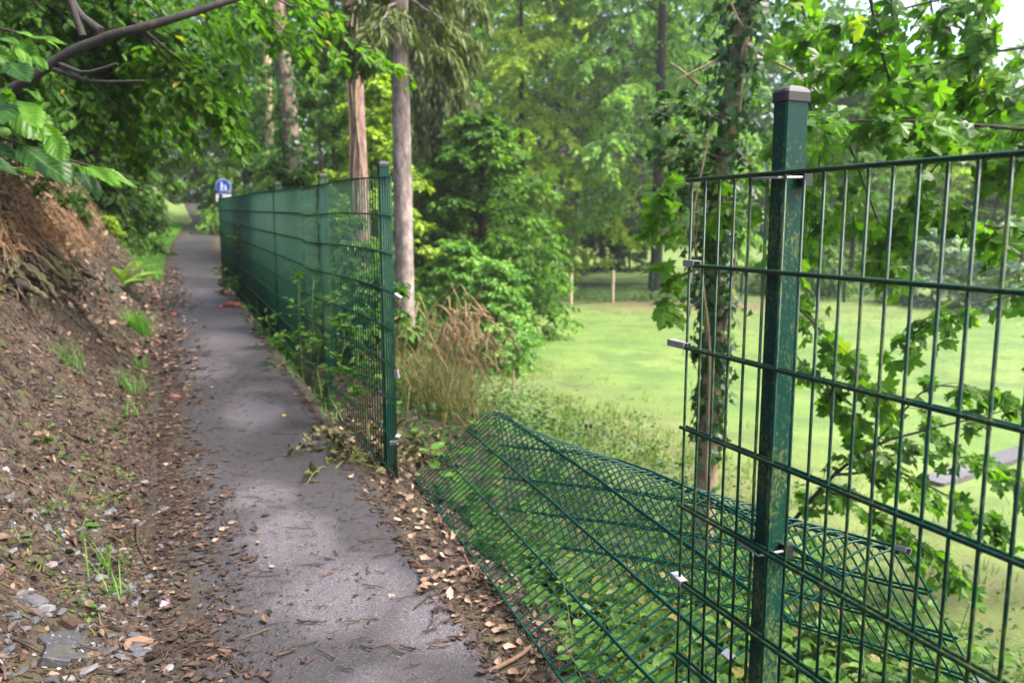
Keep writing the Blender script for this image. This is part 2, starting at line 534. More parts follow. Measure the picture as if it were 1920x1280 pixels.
def lobed(half, ctr=(.32, 0), droop=.25, fold=.1):
    h = np.array(half, float)
    pts = np.concatenate([h, (h * [1, -1])[-2:0:-1]])
    v = np.concatenate([[[*ctr]], pts])
    r = v - np.array(ctr)
    z = -droop * (r ** 2).sum(1) + fold * np.abs(v[:, 1]) * .6
    n = len(pts); q = np.arange(n)
    return (np.column_stack([v, z]), [np.stack([np.zeros(n, int), 1 + (q + 1) % n, 1 + q], -1)])


MAPLE_HALF = [(0, 0), (-.1, .14), (-.16, .4), (-.02, .38), (.1, .34), (.14, .3), (.24, .5), (.34, .64), (.42, .5), (.54, .46), (.5, .32), (.52, .19),
               (.68, .26), (.74, .17), (.86, .12), (1, 0)]
MAPLE = []
for dr_, fo_, sx_, sy_ in ((.3, .1, 1, 1), (.75, .35, 1, .9), (.12, -.15, 1.05, .85), (1.1, .2, .95, 1), (.5, .5, .9, .8)):
    t_ = lobed([(x * sx_, y * sy_) for x, y in MAPLE_HALF], droop=dr_, fold=fo_)
    t_[0][:, 2] += .06 * np.sin(t_[0][:, 0] * 7 + dr_ * 9) + .05 * np.sin(t_[0][:, 1] * 8 + fo_ * 5)
    MAPLE.append(t_)
IVY = lobed([(0, 0), (-.12, .22), (.02, .46), (.2, .32), (.42, .42), (.5, .2), (1, 0)], (.3, 0), .15)
SERR = (np.array([[0, 0, 0], [.5, 0, -.02], [1, 0, -.12]] + [[x, y, .05] for x, y in ((.1, .2), (.22, .34), (.3, .29), (.42, .36), (.5, .29), (.62, .29), (.7, .2), (.82, .15))]
                 + [[x, -y, .05] for x, y in ((.1, .2), (.22, .34), (.3, .29), (.42, .36), (.5, .29), (.62, .29), (.7, .2), (.82, .15))]),
        [np.array([[0, 1, 6, 5], [0, 1, 6, 5]])[:0].reshape(0, 4) if False else np.array([[0, 4, 3], [0, 5, 4], [0, 1, 5], [1, 6, 5], [1, 7, 6], [1, 8, 7], [1, 9, 8], [1, 2, 9], [2, 10, 9],
                   [0, 11, 12], [0, 12, 13], [0, 13, 1], [1, 13, 14], [1, 14, 15], [1, 15, 16], [1, 16, 17], [1, 17, 2], [2, 17, 18]])])
CURL = (np.array([[0, 0, .1], [.3, .3, .16], [.7, .24, .1], [1, 0, .22], [.7, -.22, .2], [.3, -.26, .02], [.5, 0, 0]]),
        [np.array([[0, 6, 1], [1, 6, 2], [2, 6, 3], [3, 6, 4], [4, 6, 5], [5, 6, 0]])])


# ------------------------------------------------------------------ plant generators
def polyl(p, s):
    """points along polyline p at s in 0..1"""
    p = np.asarray(p, float)
    d = np.r_[0, np.cumsum(np.linalg.norm(np.diff(p, axis=0), axis=1))]; d = d / d[-1]
    return np.stack([np.interp(s, d, p[:, k]) for k in range(3)], -1)


def smooth_pl(p, n=12):
    p = np.asarray(p, float)
    q = np.linspace(0, 1, n)
    for _ in range(1):
        r = polyl(p, np.linspace(0, 1, n * 3))
        k = np.ones(7) / 7
        rp = np.concatenate([np.repeat(r[:1], 3, 0), r, np.repeat(r[-1:], 3, 0)])
        r = np.stack([np.convolve(rp[:, c], k, 'valid') for c in range(3)], -1)
        r[0] = p[0]; r[-1] = p[-1]
    return polyl(r, q)


def spray(lf, wd, pl, r0=.02, r1=.004, ntw=16, twl=.5, nl=12, size=.1, T=LQ, droop=.25, flat=.35, v0=.45, dv=.25, s0=.2, hang=.3, up=.15, twig_r=0.004, ldroop=.25, k=5):
    pl = np.asarray(pl, float)
    if wd is not None and r0 > 0:
        wd.tube(pl, np.linspace(r0, r1, len(pl)), k)
    s = s0 + (1 - s0) * np.sort(rng.random(ntw)) ** .85
    B = polyl(pl, s); Tn = unit(polyl(pl, np.minimum(1, s + .03)) - polyl(pl, np.maximum(0, s - .03)))
    side = np.where(np.arange(ntw) % 2 == 0, 1, -1)
    ang = np.radians(rng.uniform(25, 75, ntw))
    per = unit(np.cross(Tn, UP) + 1e-6)
    D = unit(Tn * np.cos(ang)[:, None] + per * (side * np.sin(ang))[:, None] + UP * rng.normal(up * .3, .22, ntw)[:, None])
    Ln = twl * (1.15 - .55 * s) * rng.uniform(.55, 1.25, ntw)
    q = np.linspace(0, 1, 4)
    tw = B[:, None] + D[:, None] * (Ln[:, None] * q)[..., None] - UP * (droop * Ln[:, None] * q ** 2)[..., None]
    if wd is not None and twig_r > 0:
        for a_ in tw: wd.tube(a_, np.linspace(twig_r, twig_r * .4, 4), 3, cap=False)
    qq = .12 + .88 * rng.random((ntw, nl)) ** .8
    Pp = B[:, None] + D[:, None] * (Ln[:, None] * qq)[..., None] - UP * (droop * Ln[:, None] * qq ** 2)[..., None]
    tg = D[:, None] - UP * (2 * droop * qq)[..., None]
    sd = rng.choice([-1, 1], (ntw, nl)); an = rng.uniform(.3, 1.2, (ntw, nl))
    pr = unit(np.cross(D, UP) + 1e-6)[:, None]
    X = unit(tg * np.cos(an)[..., None] + pr * (sd * np.sin(an))[..., None] - UP * (ldroop + rng.normal(0, .25, (ntw, nl)))[..., None])
    Z = UP + rng.normal(0, flat, (ntw, nl, 3))
    Pp = Pp + rng.normal(0, size * .25, Pp.shape)
    vv = np.clip(v0 + rng.normal(0, dv * .5, (ntw, 1)) + rng.normal(0, dv, (ntw, nl)), 0, .9)
    vv[rng.random(vv.shape) < .008] = 1
    lf.inst(T, Pp.reshape(-1, 3), X.reshape(-1, 3), Z.reshape(-1, 3), (size * rng.uniform(.65, 1.25, (ntw, nl))).ravel(), vv.ravel())


def crown(lf, wd, base, zb, zt, R, nlimb=50, prof=.6, el0=.1, el1=.8, arch=.35, k_tw=14, twl=.35, nl=14, size=.14, T=LQ, v0=.45, dv=.2, droop=.3, flat=.35, inner=.0, ldroop=.25, az=None, lr=.02):
    """limbs leaving a stem at base between heights zb and zt (above base)"""
    base = np.asarray(base, float)
    for i in range(nlimb):
        f = (i + rng.random()) / nlimb
        z = zb + (zt - zb) * f
        a = i * 2.399963 + rng.normal(0, .3)
        if az is not None: a = rng.uniform(*az)
        L = R * (1 - f) ** prof * (1 if f > .15 else .75 + f * 1.6) * rng.uniform(.7, 1.15) + .25 * R * f * .5
        el = el0 + (el1 - el0) * f + rng.normal(0, .12)
        d = np.array([math.cos(a) * math.cos(el), math.sin(a) * math.cos(el), math.sin(el)])
        q = np.linspace(inner, 1, 7)[:, None]
        pl = base + [0, 0, z] + d * L * q - UP * (arch * L * q ** 2) + rng.normal(0, .03 * L, (7, 3)) * q
        spray(lf, wd, pl, lr * (L / R + .3), .004, k_tw, twl * L, nl, size, T, droop, flat, v0 + rng.normal(0, .14), dv, .18, ldroop=ldroop, twig_r=0)


def trunk(g, pts, r, k=12, lump=.08, flare=1.35, n=14):
    pts = smooth_pl(pts, n)
    rr = np.interp(np.linspace(0, 1, n), np.linspace(0, 1, len(r)), r) * (1 + rng.normal(0, lump * .5, n))
    rr[0] *= flare
    g.tube(pts, rr, k)
    return pts


def grass_tufts(g, x, y, z, n, h, w, spread=.5, v0=.5, dv=.2, bend=.5):
    """n bent blades at each of the points"""
    m = len(x) * n
    X0 = np.repeat(np.stack([x, y, z], -1), n, 0) + np.column_stack([rng.normal(0, .02, (m, 2)) * spread * 2, np.zeros(m)])
    a = rng.uniform(0, 2 * math.pi, m); ln = h * rng.uniform(.5, 1.2, m)
    out = np.column_stack([np.cos(a), np.sin(a), np.zeros(m)]) * (spread * rng.uniform(.2, 1, m))[:, None]
    sd = np.column_stack([-np.sin(a), np.cos(a), np.zeros(m)]) * w
    b_ = bend * rng.uniform(.3, 1.2, m)[:, None]
    V = []
    for q, ww in ((0, 1), (.4, .9), (.75, .6), (1, .08)):
        c = X0 + (UP * q + out * q + out * b_ * q * q * 1.2 - UP * b_ * .35 * q * q) * ln[:, None]
        V += [c - sd * ww, c + sd * ww]
    V = np.stack(V, 1)
    f = np.array([[0, 1, 3, 2], [2, 3, 5, 4], [4, 5, 7, 6]])
    F = (f[None] + (np.arange(m) * 8)[:, None, None]).reshape(-1, 4)
    g.add(V, F, np.repeat(np.clip(v0 + rng.normal(0, dv, m), 0, 1), 3))


# ================================================================== THE SETTING
def sheet(name, tk, nk, zf, mat, attrs=None, coords='tn'):
    Tg, Ng = np.meshgrid(tk, nk, indexing='ij')
    if coords == 'tn': x, y = xy(Tg, Ng)
    else: x, y = Tg, Ng
    z = zf(x, y)
    me = bpy.data.meshes.new(name)
    V = np.stack([x, y, z], -1).reshape(-1, 3)
    a, b_ = len(tk), len(nk)
    i = (np.arange(a - 1)[:, None] * b_ + np.arange(b_ - 1)[None]).ravel()
    F = np.stack([i, i + 1, i + b_ + 1, i + b_], -1) if coords == 'tn' else np.stack([i, i + b_, i + b_ + 1, i + 1], -1)
    g = G(); g.add(V, F)
    me = g.mesh(name, mat, smooth=True)
    for k, fn in (attrs or {}).items():
        t_ = me.attributes.new(k, 'FLOAT', 'POINT'); t_.data.foreach_set("value", np.clip(fn(x, y), 0, 1).astype(np.float32).ravel())
    o = bpy.data.objects.new(name, me); COL.objects.link(o)
    return tag(o, kind='structure')


def geo(a, b_, s, r=1.18):
    o = [a]
    while o[-1] < b_: o.append(o[-1] + s); s *= r
    return np.array(o)


def grass_mask(x, y):
    t, n = tn(x, y); c = nc(t)
    e = (c - .5) - n; g = n - c - .5
    verge = np.maximum(np.clip((t - 15) / 2, 0, 1) * np.clip(1.6 - np.abs(e - .4) * 2, 0, 1), .9 * np.clip((t - 13) / 4, 0, 1) * (e > .8))
    right = np.clip((g - 1.0) / 1.6, 0, 1)
    far = np.clip((y - 26) / 4, 0, 1) * (e < 0)
    return np.maximum.reduce([verge * .9, right * (.3 + fbm(x, y, 5) * .8), far])


tk = np.concatenate([np.arange(-4, 7, .06), np.arange(7, 20, .16), geo(20, 160, .25)])
nk = np.concatenate([-geo(3.5, 90, .12)[::-1], np.arange(-3.4, 3.6, .06), geo(3.6, 130, .1)])
sheet("ground", tk, nk, H, MT['soil'], {"grass": grass_mask})

# asphalt footpath
tk = np.concatenate([np.arange(-4, 14, .06), np.arange(14, 60, .25)])
q = np.concatenate([[-1.12, -1.06], np.linspace(-1, 1, 19), [1.06, 1.12]])
Tg, Qg = np.meshgrid(tk, q, indexing='ij')
wv = .5 + .06 * (fbm(Tg * 1.3, Qg * 0 + np.sign(Qg) * 3, 21) - .5) * 2 + .03 * (fbm(Tg * 6, np.sign(Qg) * 5, 22) - .5) * 2
Ng = nc(Tg) + Qg * wv
px_, py_ = xy(Tg, Ng)
pz_ = Pz(Tg) + .006 - .05 * np.maximum(0, np.abs(Qg) - 1) * 3 + .012 * (fbm(Tg * 1.2, Ng * 2, 31) - .5)
g = G(); a_, b_ = Tg.shape
i = (np.arange(a_ - 1)[:, None] * b_ + np.arange(b_ - 1)[None]).ravel()
g.add(np.stack([px_, py_, pz_], -1), np.stack([i, i + 1, i + b_ + 1, i + b_], -1))
me = g.mesh("path", MT['asphalt'], smooth=True)
t_ = me.attributes.new("edge", 'FLOAT', 'POINT')
t_.data.foreach_set("value", np.clip((np.abs(Qg) - np.where(Qg > 0, .9, .54)) / np.where(Qg > 0, .3, .42), 0, 1).astype(np.float32).ravel())
WORN = [(2.75, .18, .3, .26), (2.45, .42, .25, .22), (3.9, -.0, .22, .14), (3.35, .05, .3, .2), (5.4, .1, .45, .25), (8.6, .15, .9, .3), (7.2, -.1, .5, .2), (12.5, .1, 1.2, .3), (2.1, .1, .2, .2), (4.6, .35, .3, .12)]
wv_ = np.zeros_like(Tg)
for t0, n0, rt, rn in WORN: wv_ = np.maximum(wv_, .5 * np.exp(-((Tg - t0) / rt) ** 2 - ((Ng - nc(Tg) - n0) / rn) ** 2))
t_ = me.attributes.new("worn", 'FLOAT', 'POINT'); t_.data.foreach_set("value", wv_.astype(np.float32).ravel())
o = bpy.data.objects.new("path", me); COL.objects.link(o); tag(o, kind='structure')

# lawn with a ragged edge, lying just over the ground
def lawn_bare(x, y):
    t, n = tn(x, y)
    edge = np.clip(1 - (n - 4.4 - 1.2 * fbm(x * .8, y * .8, 8)) / 2.2, 0, 1)
    tree = np.clip(1.3 - np.hypot((x - 6.4) / 4.5, (y - 27.5) / 3.5), 0, 1)  # worn brown ground under the far tree, its dark tone also painting the shade
    mid = np.clip(1 - np.abs(y - 22 - .3 * x) / 4.5, 0, 1) * np.clip((x - 2.5) / 3, 0, 1) * .5
    return np.maximum.reduce([edge * .42, tree, mid * fbm(x * .7, y * .7, 4)])


lx = np.concatenate([np.arange(-4, 12, .2), geo(12, 90, .3)]); ly = np.arange(-8, 27.7, .2)
X_, Y_ = np.meshgrid(lx, ly, indexing='ij')


def lawn_h(x, y):
    t, n = tn(x, y)
    r = 4.0 + 1.6 * fbm(x * .9, y * .9, 40) + 1.4 * np.clip((t - 9) / 6, 0, 1)
    return H(x, y) + np.clip((n - r) * .08, -.15, .045)


sheet("lawn", lx, ly, lawn_h, MT['lawn'], {"bare": lawn_bare}, 'xy')

# pond with a stone edge, lower right
pc = [at(1700, 985, 7.3), at(1850, 880, 8.4), at(1990, 835, 9.2)]
E0, E1 = pc[0][:2], pc[2][:2]
ed = unit(E1 - E0); en = np.array([ed[1], -ed[0]])
g = G()
P0 = E0 + ed * .4; P1 = E1 + ed * 4; zz = -1.08
q = [P0 + en * .12, P1 + en * .12, P1 + en * 9, P0 + en * 9]
g.add([[*p_, zz] for p_ in q], [[3, 2, 1, 0]])
tag(g.obj("pond", MT['pond']), kind='structure')
g = G()
for k in range(6):
    a0 = P0 + ed * (k * 1.05 + .0); mid = a0 + ed * .5
    g.box([*mid, zz - .08 + .006 * rng.normal()], np.r_[ed * .515, 0], np.r_[en * .13, 0], [0, 0, .15], rng.uniform(.5, .75), bev=.02)
tag(g.obj("stone_edging", MT['stone']), "row of pale grey kerb slabs edging the green pond at lower right", "stone edging")

# far gravel park path
g = G(); pk = []
for X_ in np.linspace(-8, 14, 40):
    yy = 31.4 + .1 * (X_ - 2) + .7 * math.sin(X_ * .35)
    w_ = .55 * np.clip((6.2 - X_) / 3, .05, 1)
    pk += [[X_, yy - w_, float(H(X_, yy - w_)) + .03], [X_, yy + w_, float(H(X_, yy + w_)) + .03]]
i = np.arange(39) * 2
g.add(pk, np.stack([i, i + 2, i + 3, i + 1], -1))
tag(g.obj("park_path", MT['asphalt']), kind='structure')

# ================================================================== FENCES
def post_and_cap(parent, base, top, face, side, mat):
    """face: unit vector across the fence, side: unit vector along the fence"""
    g = G(); h = (top - base[2]) / 2
    g.box(np.r_[base[:2], base[2] + h], np.r_[side * .02, 0], np.r_[face * .03, 0], [0, 0, h], bev=.004)
    p = g.obj("post", mat, parent)
    g = G(); c = np.r_[base[:2], top]
    rings = []
    for z, s_ in ((-.016, 1.1), (.002, 1.1), (.008, 1.0), (.015, .6), (.018, .15)):
        sx, sy = .02 * s_ + .001, .03 * s_ + .001
        b2 = min(sx, sy) * .25
        o = [(sx - b2, sy), (sx, sy - b2), (sx, -sy + b2), (sx - b2, -sy), (-sx + b2, -sy), (-sx, -sy + b2), (-sx, sy - b2), (-sx + b2, sy)][::-1]
        rings.append([c + np.r_[side * i_ + face * j_, z] for i_, j_ in o])
    V = np.array(rings).reshape(-1, 3); q = np.arange(8); q2 = (q + 1) % 8
    for k in range(4):
        g.add(V[k * 8:k * 8 + 16], np.stack([q, q2, 8 + q2, 8 + q], -1))
    g.add(V[-8:], np.arange(8)[None]); g.add(V[:8], np.arange(8)[None, ::-1])
    g.obj("post_cap", MT['black'], p)
    return p


def channel(g, c, d, u, L=.05, w=.011, mi=0):
    L, w = L * .8, w * .72
    """bent sheet-metal clip: a U channel of length L along d, opening along u"""
    d = unit(d); u = unit(u); s_ = np.cross(d, u)
    g.box(c, d * L / 2, s_ * w, u * .0012); g.box(c + s_ * w + u * .009, d * L / 2, s_ * .0012, u * .0095)
    g.box(c - s_ * w + u * .007, d * L / 2, s_ * .0012, u * .0075)


# --- near fence ---------------------------------------------------
A = np.array([.427, 1.855]); FD = unit(np.array([.398, -.917])); FN = np.array([-FD[1], FD[0]])      # FN: away from the path
FACE = np.array([.917, .398])
ROWS = [0, .2, .4, .6, .8, 1.0, 1.2, 1.4, 1.6]
ZT = 1.45 + .128


def fence_clip(parent, rowpt, d3, ang_down=0.0, L=.05, out=.0, mat='zinc', u=None):
    g = G(); d3 = unit(d3)
    u = np.array([0, 0, -1.0]) if u is None else u
    channel(g, rowpt + d3 * out, d3, u, L)
    return g.obj("clip", MT[mat], parent)


near = thing("wire_fence", "dark green double rod fence with a tall speckled post at the right edge", "fence", (*A, H(*A)))
g = G(); NW = 50; sp = .0512
S = np.arange(NW) * sp
zt = ZT - S * .0145
Pt = np.stack([A[0] + FD[0] * S, A[1] + FD[1] * S, zt + .004], -1)
g.rods(Pt - [0, 0, 1.62], Pt, .0034, 8)
Lx = NW * sp - sp + .006
for r_ in ROWS:
    for sgn in (-1, 1):
        o2 = np.r_[FACE * sgn * .0078, 0]
        p = np.array([[A[0] - FD[0] * .006, A[1] - FD[1] * .006, ZT - r_], [A[0] + FD[0] * Lx, A[1] + FD[1] * Lx, ZT - r_ - Lx * .0145]]) + o2
        g.rods(p[:1], p[1:], .0046, 8)
g.obj("wire_panel", MT['wire'], near, smooth=True)
pp = A + FD * .264 + FACE * .046
pz0 = float(H(*pp)) - .3
post_and_cap(near, np.r_[pp, pz0], 1.735, FACE, FD, MT['coat'])
p2 = A + FD * 2.53 + FACE * .046
post_and_cap(near, np.r_[p2, float(H(*p2)) - .3], 1.70, FACE, FD, MT['coat'])
for r_, dz in ((0, .004), (.8, .006)):
    zc_ = ZT - .264 * .0145 - r_ - .006
    f0 = A + FD * .264
    g = G()
    # black blocks each side of the post
    c1 = pp + FD * .031 + FACE * .018
    g.box(np.r_[c1, zc_ - .004], np.r_[FD * .011, 0], np.r_[FACE * .012, 0], [0, 0, .015], bev=.003)
    cl = g.obj("clamp", MT['black'], near)
    g = G(); c2 = f0 - FD * .036 + FACE * .02
    g.box(np.r_[c2, zc_ + .004], np.r_[FD * .014, 0], np.r_[FACE * .014, 0], [0, 0, .005], bev=.002)
    g.obj("clamp", MT['black'], near)
    g = G()
    w0 = np.r_[f0 - FD * .045 - FACE * .006, zc_ + .0]; w1 = np.r_[f0 + FD * .03 - FACE * .013, zc_ - .004]
    w2 = np.r_[f0 + FD * .036 + FACE * .05, zc_ - .002]
    g.tube(np.array([w0 + np.r_[FACE * .03, 0], w0, (w0 + w1) / 2, w1, w2]), .003, 6)
    g.obj("clamp_strap", MT['zinc'], cl)
FD3 = np.r_[FD, -.0145]
for r_, out, L, ang in ((.2, .012, .05, 0), (.4, -.03, .085, 0), (1.0, .0, .055, .3)):
    c = np.r_[A, ZT - r_ + .011] - np.r_[FACE * .002, 0]
    g = G(); d3 = unit(FD3 + np.array([0, 0, -ang * .4]))
    channel(g, c + d3 * out, d3, np.array([0, 0, -1.0]), L, .0145)
    g.obj("clip", MT['zinc'], near)

# --- left fence -----------------------------------------------------
PX = [(718, 4.33, 308), (605, 5.5, 330), (520, 7.55, 345), (470, 9.8, 352), (438, 12.1, 358), (413.5, 14.4, 366)]
posts = [at(px, py, Y) for px, Y, py in PX]
left = thing("wire_fence", "long green double rod fence running away beside the asphalt path to the blue sign", "fence", (posts[0][0], posts[0][1], H(posts[0][0], posts[0][1])))
segs = []
for k in range(6):
    p = posts[k]
    d = unit(posts[min(k + 1, 5)][:2] - posts[max(k - 1, 0)][:2]); nrm = np.array([d[1], -d[0]])
    gz = float(H(p[0], p[1]))
    post_and_cap(left, np.r_[p[:2], gz - .3], p[2], nrm, d, MT['coat'])
off = .04
pl_pts = [at(745, 640, 4.0)[:2], at(739, 640, 4.07)[:2], at(724, 640, 4.2)[:2], at(690, 640, 4.5)[:2]]
for k in range(1, 6):
    d = unit(posts[k][:2] - posts[k - 1][:2]); nrm = np.array([d[1], -d[0]])
    pl_pts.append(posts[k][:2] - nrm * off)
pl_pts.append(posts[5][:2] + unit(posts[5][:2] - posts[4][:2]) * .12 - nrm * off)
pl3 = np.array([[*p, 0] for p in pl_pts])
dens = polyl(pl3, np.linspace(0, 1, 600))
cum = np.r_[0, np.cumsum(np.linalg.norm(np.diff(dens, axis=0), axis=1))]
k3 = np.ones(25) / 25
dp = np.concatenate([np.repeat(dens[:1], 12, 0), dens, np.repeat(dens[-1:], 12, 0)])
dens_s = np.stack([np.convolve(dp[:, c], k3, 'valid') for c in range(3)], -1)
total = cum[-1]


def fpt(s):
    return np.stack([np.interp(s, cum, dens_s[:, 0]), np.interp(s, cum, dens_s[:, 1])], -1)


def ftop(s):
    xy_ = fpt(s)
    return 1.45 + .298 + (xy_[:, 1] - 4.15) * .0357


panel_len = total / 5
panels = []
for k in range(5):
    s0, s1 = k * panel_len, (k + 1) * panel_len - .012
    n = int(round((s1 - s0) / .05))
    S = np.linspace(s0, s1, n + 1)
    f = fpt(S); zt = ftop(S)
    wob = .012 * np.sin(S * 2.1) * (k == 0)
    P = np.column_stack([f, zt + wob + .004])
    g = G()
    g.rods(P - [0, 0, 1.63], P, .0036, 6)
    tn_ = unit(np.gradient(f, axis=0)); nn = np.column_stack([tn_[:, 1], -tn_[:, 0], 0 * zt])
    for r_ in ROWS:
        for sg in (-1, 1):
            g.tube(P - [0, 0, r_ + .004] + nn * sg * .008, .0045, 6)
    panels.append(g.obj("wire_panel", MT['wire_old'], left, smooth=True))
# clips and clamps of the left fence
for s_, r_, d_, L in ((0.0, .6, (.3, 0, -.2), .05), (0.0, 1.0, (.12, .02, -.9), .06), (0.0, 1.4, (-.9, .1, -.15), .05), (.005, 1.38, (.3, .2, -.1), .03),
                      (.36, .8, (1, -1, -.3), .03), (.36, 1.0, (1, -1, -.3), .03), (.36, 1.2, (1, -1, -.3), .035), (.36, 1.4, (1, -1, -.3), .035), (1.25, 1.0, (1, -1, -.3), .03), (1.25, 1.2, (1, -1, -.3), .03)):
    f = fpt(np.array([s_]))[0]; c = np.r_[f, ftop(np.array([s_]))[0] - r_] + np.array([.004, -.012, -.01 if L > .045 else 0])
    if L > .045: c = c + unit(d_) * L * .4
    g = G(); channel(g, c, np.array(d_), np.array([.3, .9, .3]), L, .013)
    g.obj("clip", MT['zinc'], left)
for k in range(4):
    p = posts[k]
    for r_ in (0, .8):
        tp = ftop(np.array([np.interp(p[1], dens_s[:, 1], cum)]))[0]
        d = unit(posts[k + 1][:2] - posts[k][:2]); nrm = np.array([d[1], -d[0]])
        g = G(); g.box(np.r_[p[:2] - d * .03 + nrm * .012, tp - r_ - .008], np.r_[d * .012, 0], np.r_[nrm * .02, 0], [0, 0, .016], bev=.003)
        g.obj("clamp", MT['black'], left)
# creeper growing through the left fence
for px, py, Y, h in ((560, 520, 6.3, .8), (590, 500, 5.75, .7), (480, 560, 8.8, .7), (505, 590, 7.7, .6), (440, 540, 11.2, .6), (630, 560, 5.15, .5), (655, 600, 4.85, .5), (575, 470, 6.1, .9), (530, 620, 6.8, .5), (690, 700, 4.45, .4), (420, 500, 13.2, .6), (600, 640, 5.4, .4), (640, 690, 4.9, .35)):
    p = at(px, py, Y)
    b0 = p - [0, 0, h]
    pl = smooth_pl([b0, (b0 + p) / 2 + rng.normal(0, .06, 3), p], 8)
    cr = thing("climbing_weed", "thin leafy shoot climbing through the mesh of the left fence", "weed", b0, "shoots climbing through the left fence")
    lf, wd = G(), G()
    spray(lf, wd, pl, .006, .002, 9, .22, 7, .055, L6, .2, .5, .6, .2, .05, twig_r=.002)
    lf.obj("foliage", MT['f_herb'], cr); wd.obj("stem", MT['stem'], cr)

# --- fallen, rolled-over panel (cross sections fitted to the photo) -----
th = [-0.544, 4.21, 0.079, 0.33, 0.014, 0.727, 0.58, 0.047, 1.436, 0.598, 0.765, 0.435, 1.086, 0.492, 0.991, 0.212, 0.978, 0.021]
SS = np.linspace(0, 1.63, 50)


def fallen(w):
    q = np.array(th[5:17]).reshape(3, 4)
    prm = q[0] * (1 - w) * (1 - 2 * w) + q[1] * 4 * w * (1 - w) + q[2] * w * (2 * w - 1)
    dv = np.array([math.sin(th[3]) * math.cos(th[4]), -math.cos(th[3]) * math.cos(th[4]), math.sin(th[4])])
    nv = np.array([math.cos(th[3]), math.sin(th[3]), 0])
    al, sm, wd_, be = prm
    x = np.clip((SS - sm) / max(wd_, .12) + .5, 0, 1); x = x * x * (3 - 2 * x)
    an = al - (al + be) * x; ds = SS[1] - SS[0]
    cx = np.r_[0, np.cumsum((np.cos(an[1:]) + np.cos(an[:-1])) / 2 * ds)]; cz = np.r_[0, np.cumsum((np.sin(an[1:]) + np.sin(an[:-1])) / 2 * ds)]
    P = np.array(th[:3]) + dv * w * 2.5 + nv * cx[:, None] + UP * cz[:, None] + th[17] * SS[:, None] * dv
    jit = (fbm(np.full_like(SS, w * 5), SS * 2.2, 301) - .5) * .022 + (fbm(np.full_like(SS, w * 23), SS * 3, 302) - .5) * .009
    P = P + UP * jit[:, None] + dv * ((fbm(np.full_like(SS, w * 27), SS * 2, 303) - .5) * .022)[:, None]
    nr = nv * (-np.sin(an))[:, None] + UP * np.cos(an)[:, None]
    return P, nr


fp = thing("fallen_fence_panel", "torn off green wire mesh panel bent over double and lying beside the path", "fence panel", (-.1, 3.0, float(H(.2, 3))))
g = G()
WW = np.linspace(0, 1, 51)
FP = [fallen(w) for w in WW]
for P, nr in FP: g.tube(P, .0035, 6)
for r_ in ROWS:
    i0 = np.argmin(abs(SS - min(r_, 1.61)))
    c = np.array([P[i0] for P, nr in FP]); nn = np.array([nr[i0] for P, nr in FP])
    e0 = c[0] + (c[0] - c[1]) * .12; e1 = c[-1] + (c[-1] - c[-2]) * .12
    for sg in (-1, 1):
        g.tube(np.concatenate([[e0], c, [e1]]) + np.concatenate([nn[:1], nn, nn[-1:]]) * sg * .0078, .0045, 6)
g.obj("wire_panel", MT['wire_new'], fp, smooth=True)
for r_, out, L in ((1.0, .012, .06), (.4, -.005, .05), (1.6, .0, .05)):
    i0 = np.argmin(abs(SS - r_)); c = FP[-1][0][i0]; d = unit(c - FP[-3][0][i0]); nr = FP[-1][1][i0]
    g = G(); channel(g, c + d * out + nr * .014, d, -nr, L, .014)
    g.obj("clip", MT['zinc'], fp)

# --- far garden fence across the lawn -------------------------------------
ff = thing("garden_fence", "low wire fence with thin wooden and green posts across the far lawn", "fence", (3.2, 28, float(H(3.2, 28))))
fpts = []
for px, py, Y, hh, mk in ((985, 565, 25.0, 1.1, 'coat'), (1071, 562, 26.5, 1.15, 'coat'), (1149, 558, 27.5, 1.2, 'coat'), (1222, 548, 28.5, 1.3, 'coat'), (1300, 545, 28.8, 1.2, 'coat'), (1390, 545, 28.8, 1.2, 'coat'), (1480, 547, 28, 1.2, 'coat'), (1522, 553, 27.6, 1.2, 'coat'), (1583, 553, 27.4, 1.2, 'coat'), (1670, 560, 27, 1.2, 'coat')):
    p = at(px, py, Y); z = float(H(p[0], p[1]))
    g = G(); c = np.array([p[0], p[1], z])
    g.tube([c - [0, 0, .1], c + [0, 0, hh * .5], c + [0, 0, hh]], .05, 8)
    g.obj("post", MT['bark_pale'] if px in (1071, 1149) else MT['coat'], ff)
    fpts.append(np.array([p[0], p[1], z]))
g = G()
for k in range(len(fpts) - 1):
    for hh in np.arange(.1, 1.16, .15):
        g.rods([fpts[k] + [0, 0, hh]], [fpts[k + 1] + [0, 0, hh]], .005, 4)
    for q in np.linspace(0, 1, 22)[:-1]:
        c = fpts[k] * (1 - q) + fpts[k + 1] * q
        g.rods([c], [c + [0, 0, 1.15]], .004, 4)
g.obj("wire_mesh", MT['wire_old'], ff)

# --- blue round sign ----------------------------------------------------
sgp = at(419, 350, 21.5); sz0 = float(H(sgp[0], sgp[1]))
sg = thing("footpath_sign", "round blue footpath sign with white walkers above a small white plate", "sign", (sgp[0], sgp[1], sz0))
vx = unit(np.array([-sgp[0] * .6, -sgp[1], 0])); rx = np.cross(UP, vx)
g = G(); g.tube([[sgp[0], sgp[1], sz0 - .2], [sgp[0], sgp[1], sgp[2] + .24]], .03, 10)
g.obj("pole", MT['zinc'], sg)


def disc(g, c, r, th_, n=28):
    q = np.arange(n) * 2 * math.pi / n
    ring = np.cos(q)[:, None] * rx + np.sin(q)[:, None] * UP
    V = np.concatenate([c + ring * r - vx * th_, c + ring * r + vx * th_]); j = np.arange(n); j2 = (j + 1) % n
    g.add(V, np.stack([j, j2, n + j2, n + j], -1)); g.add(V[n:], np.arange(n)[None]); g.add(V[:n], np.arange(n)[None, ::-1])


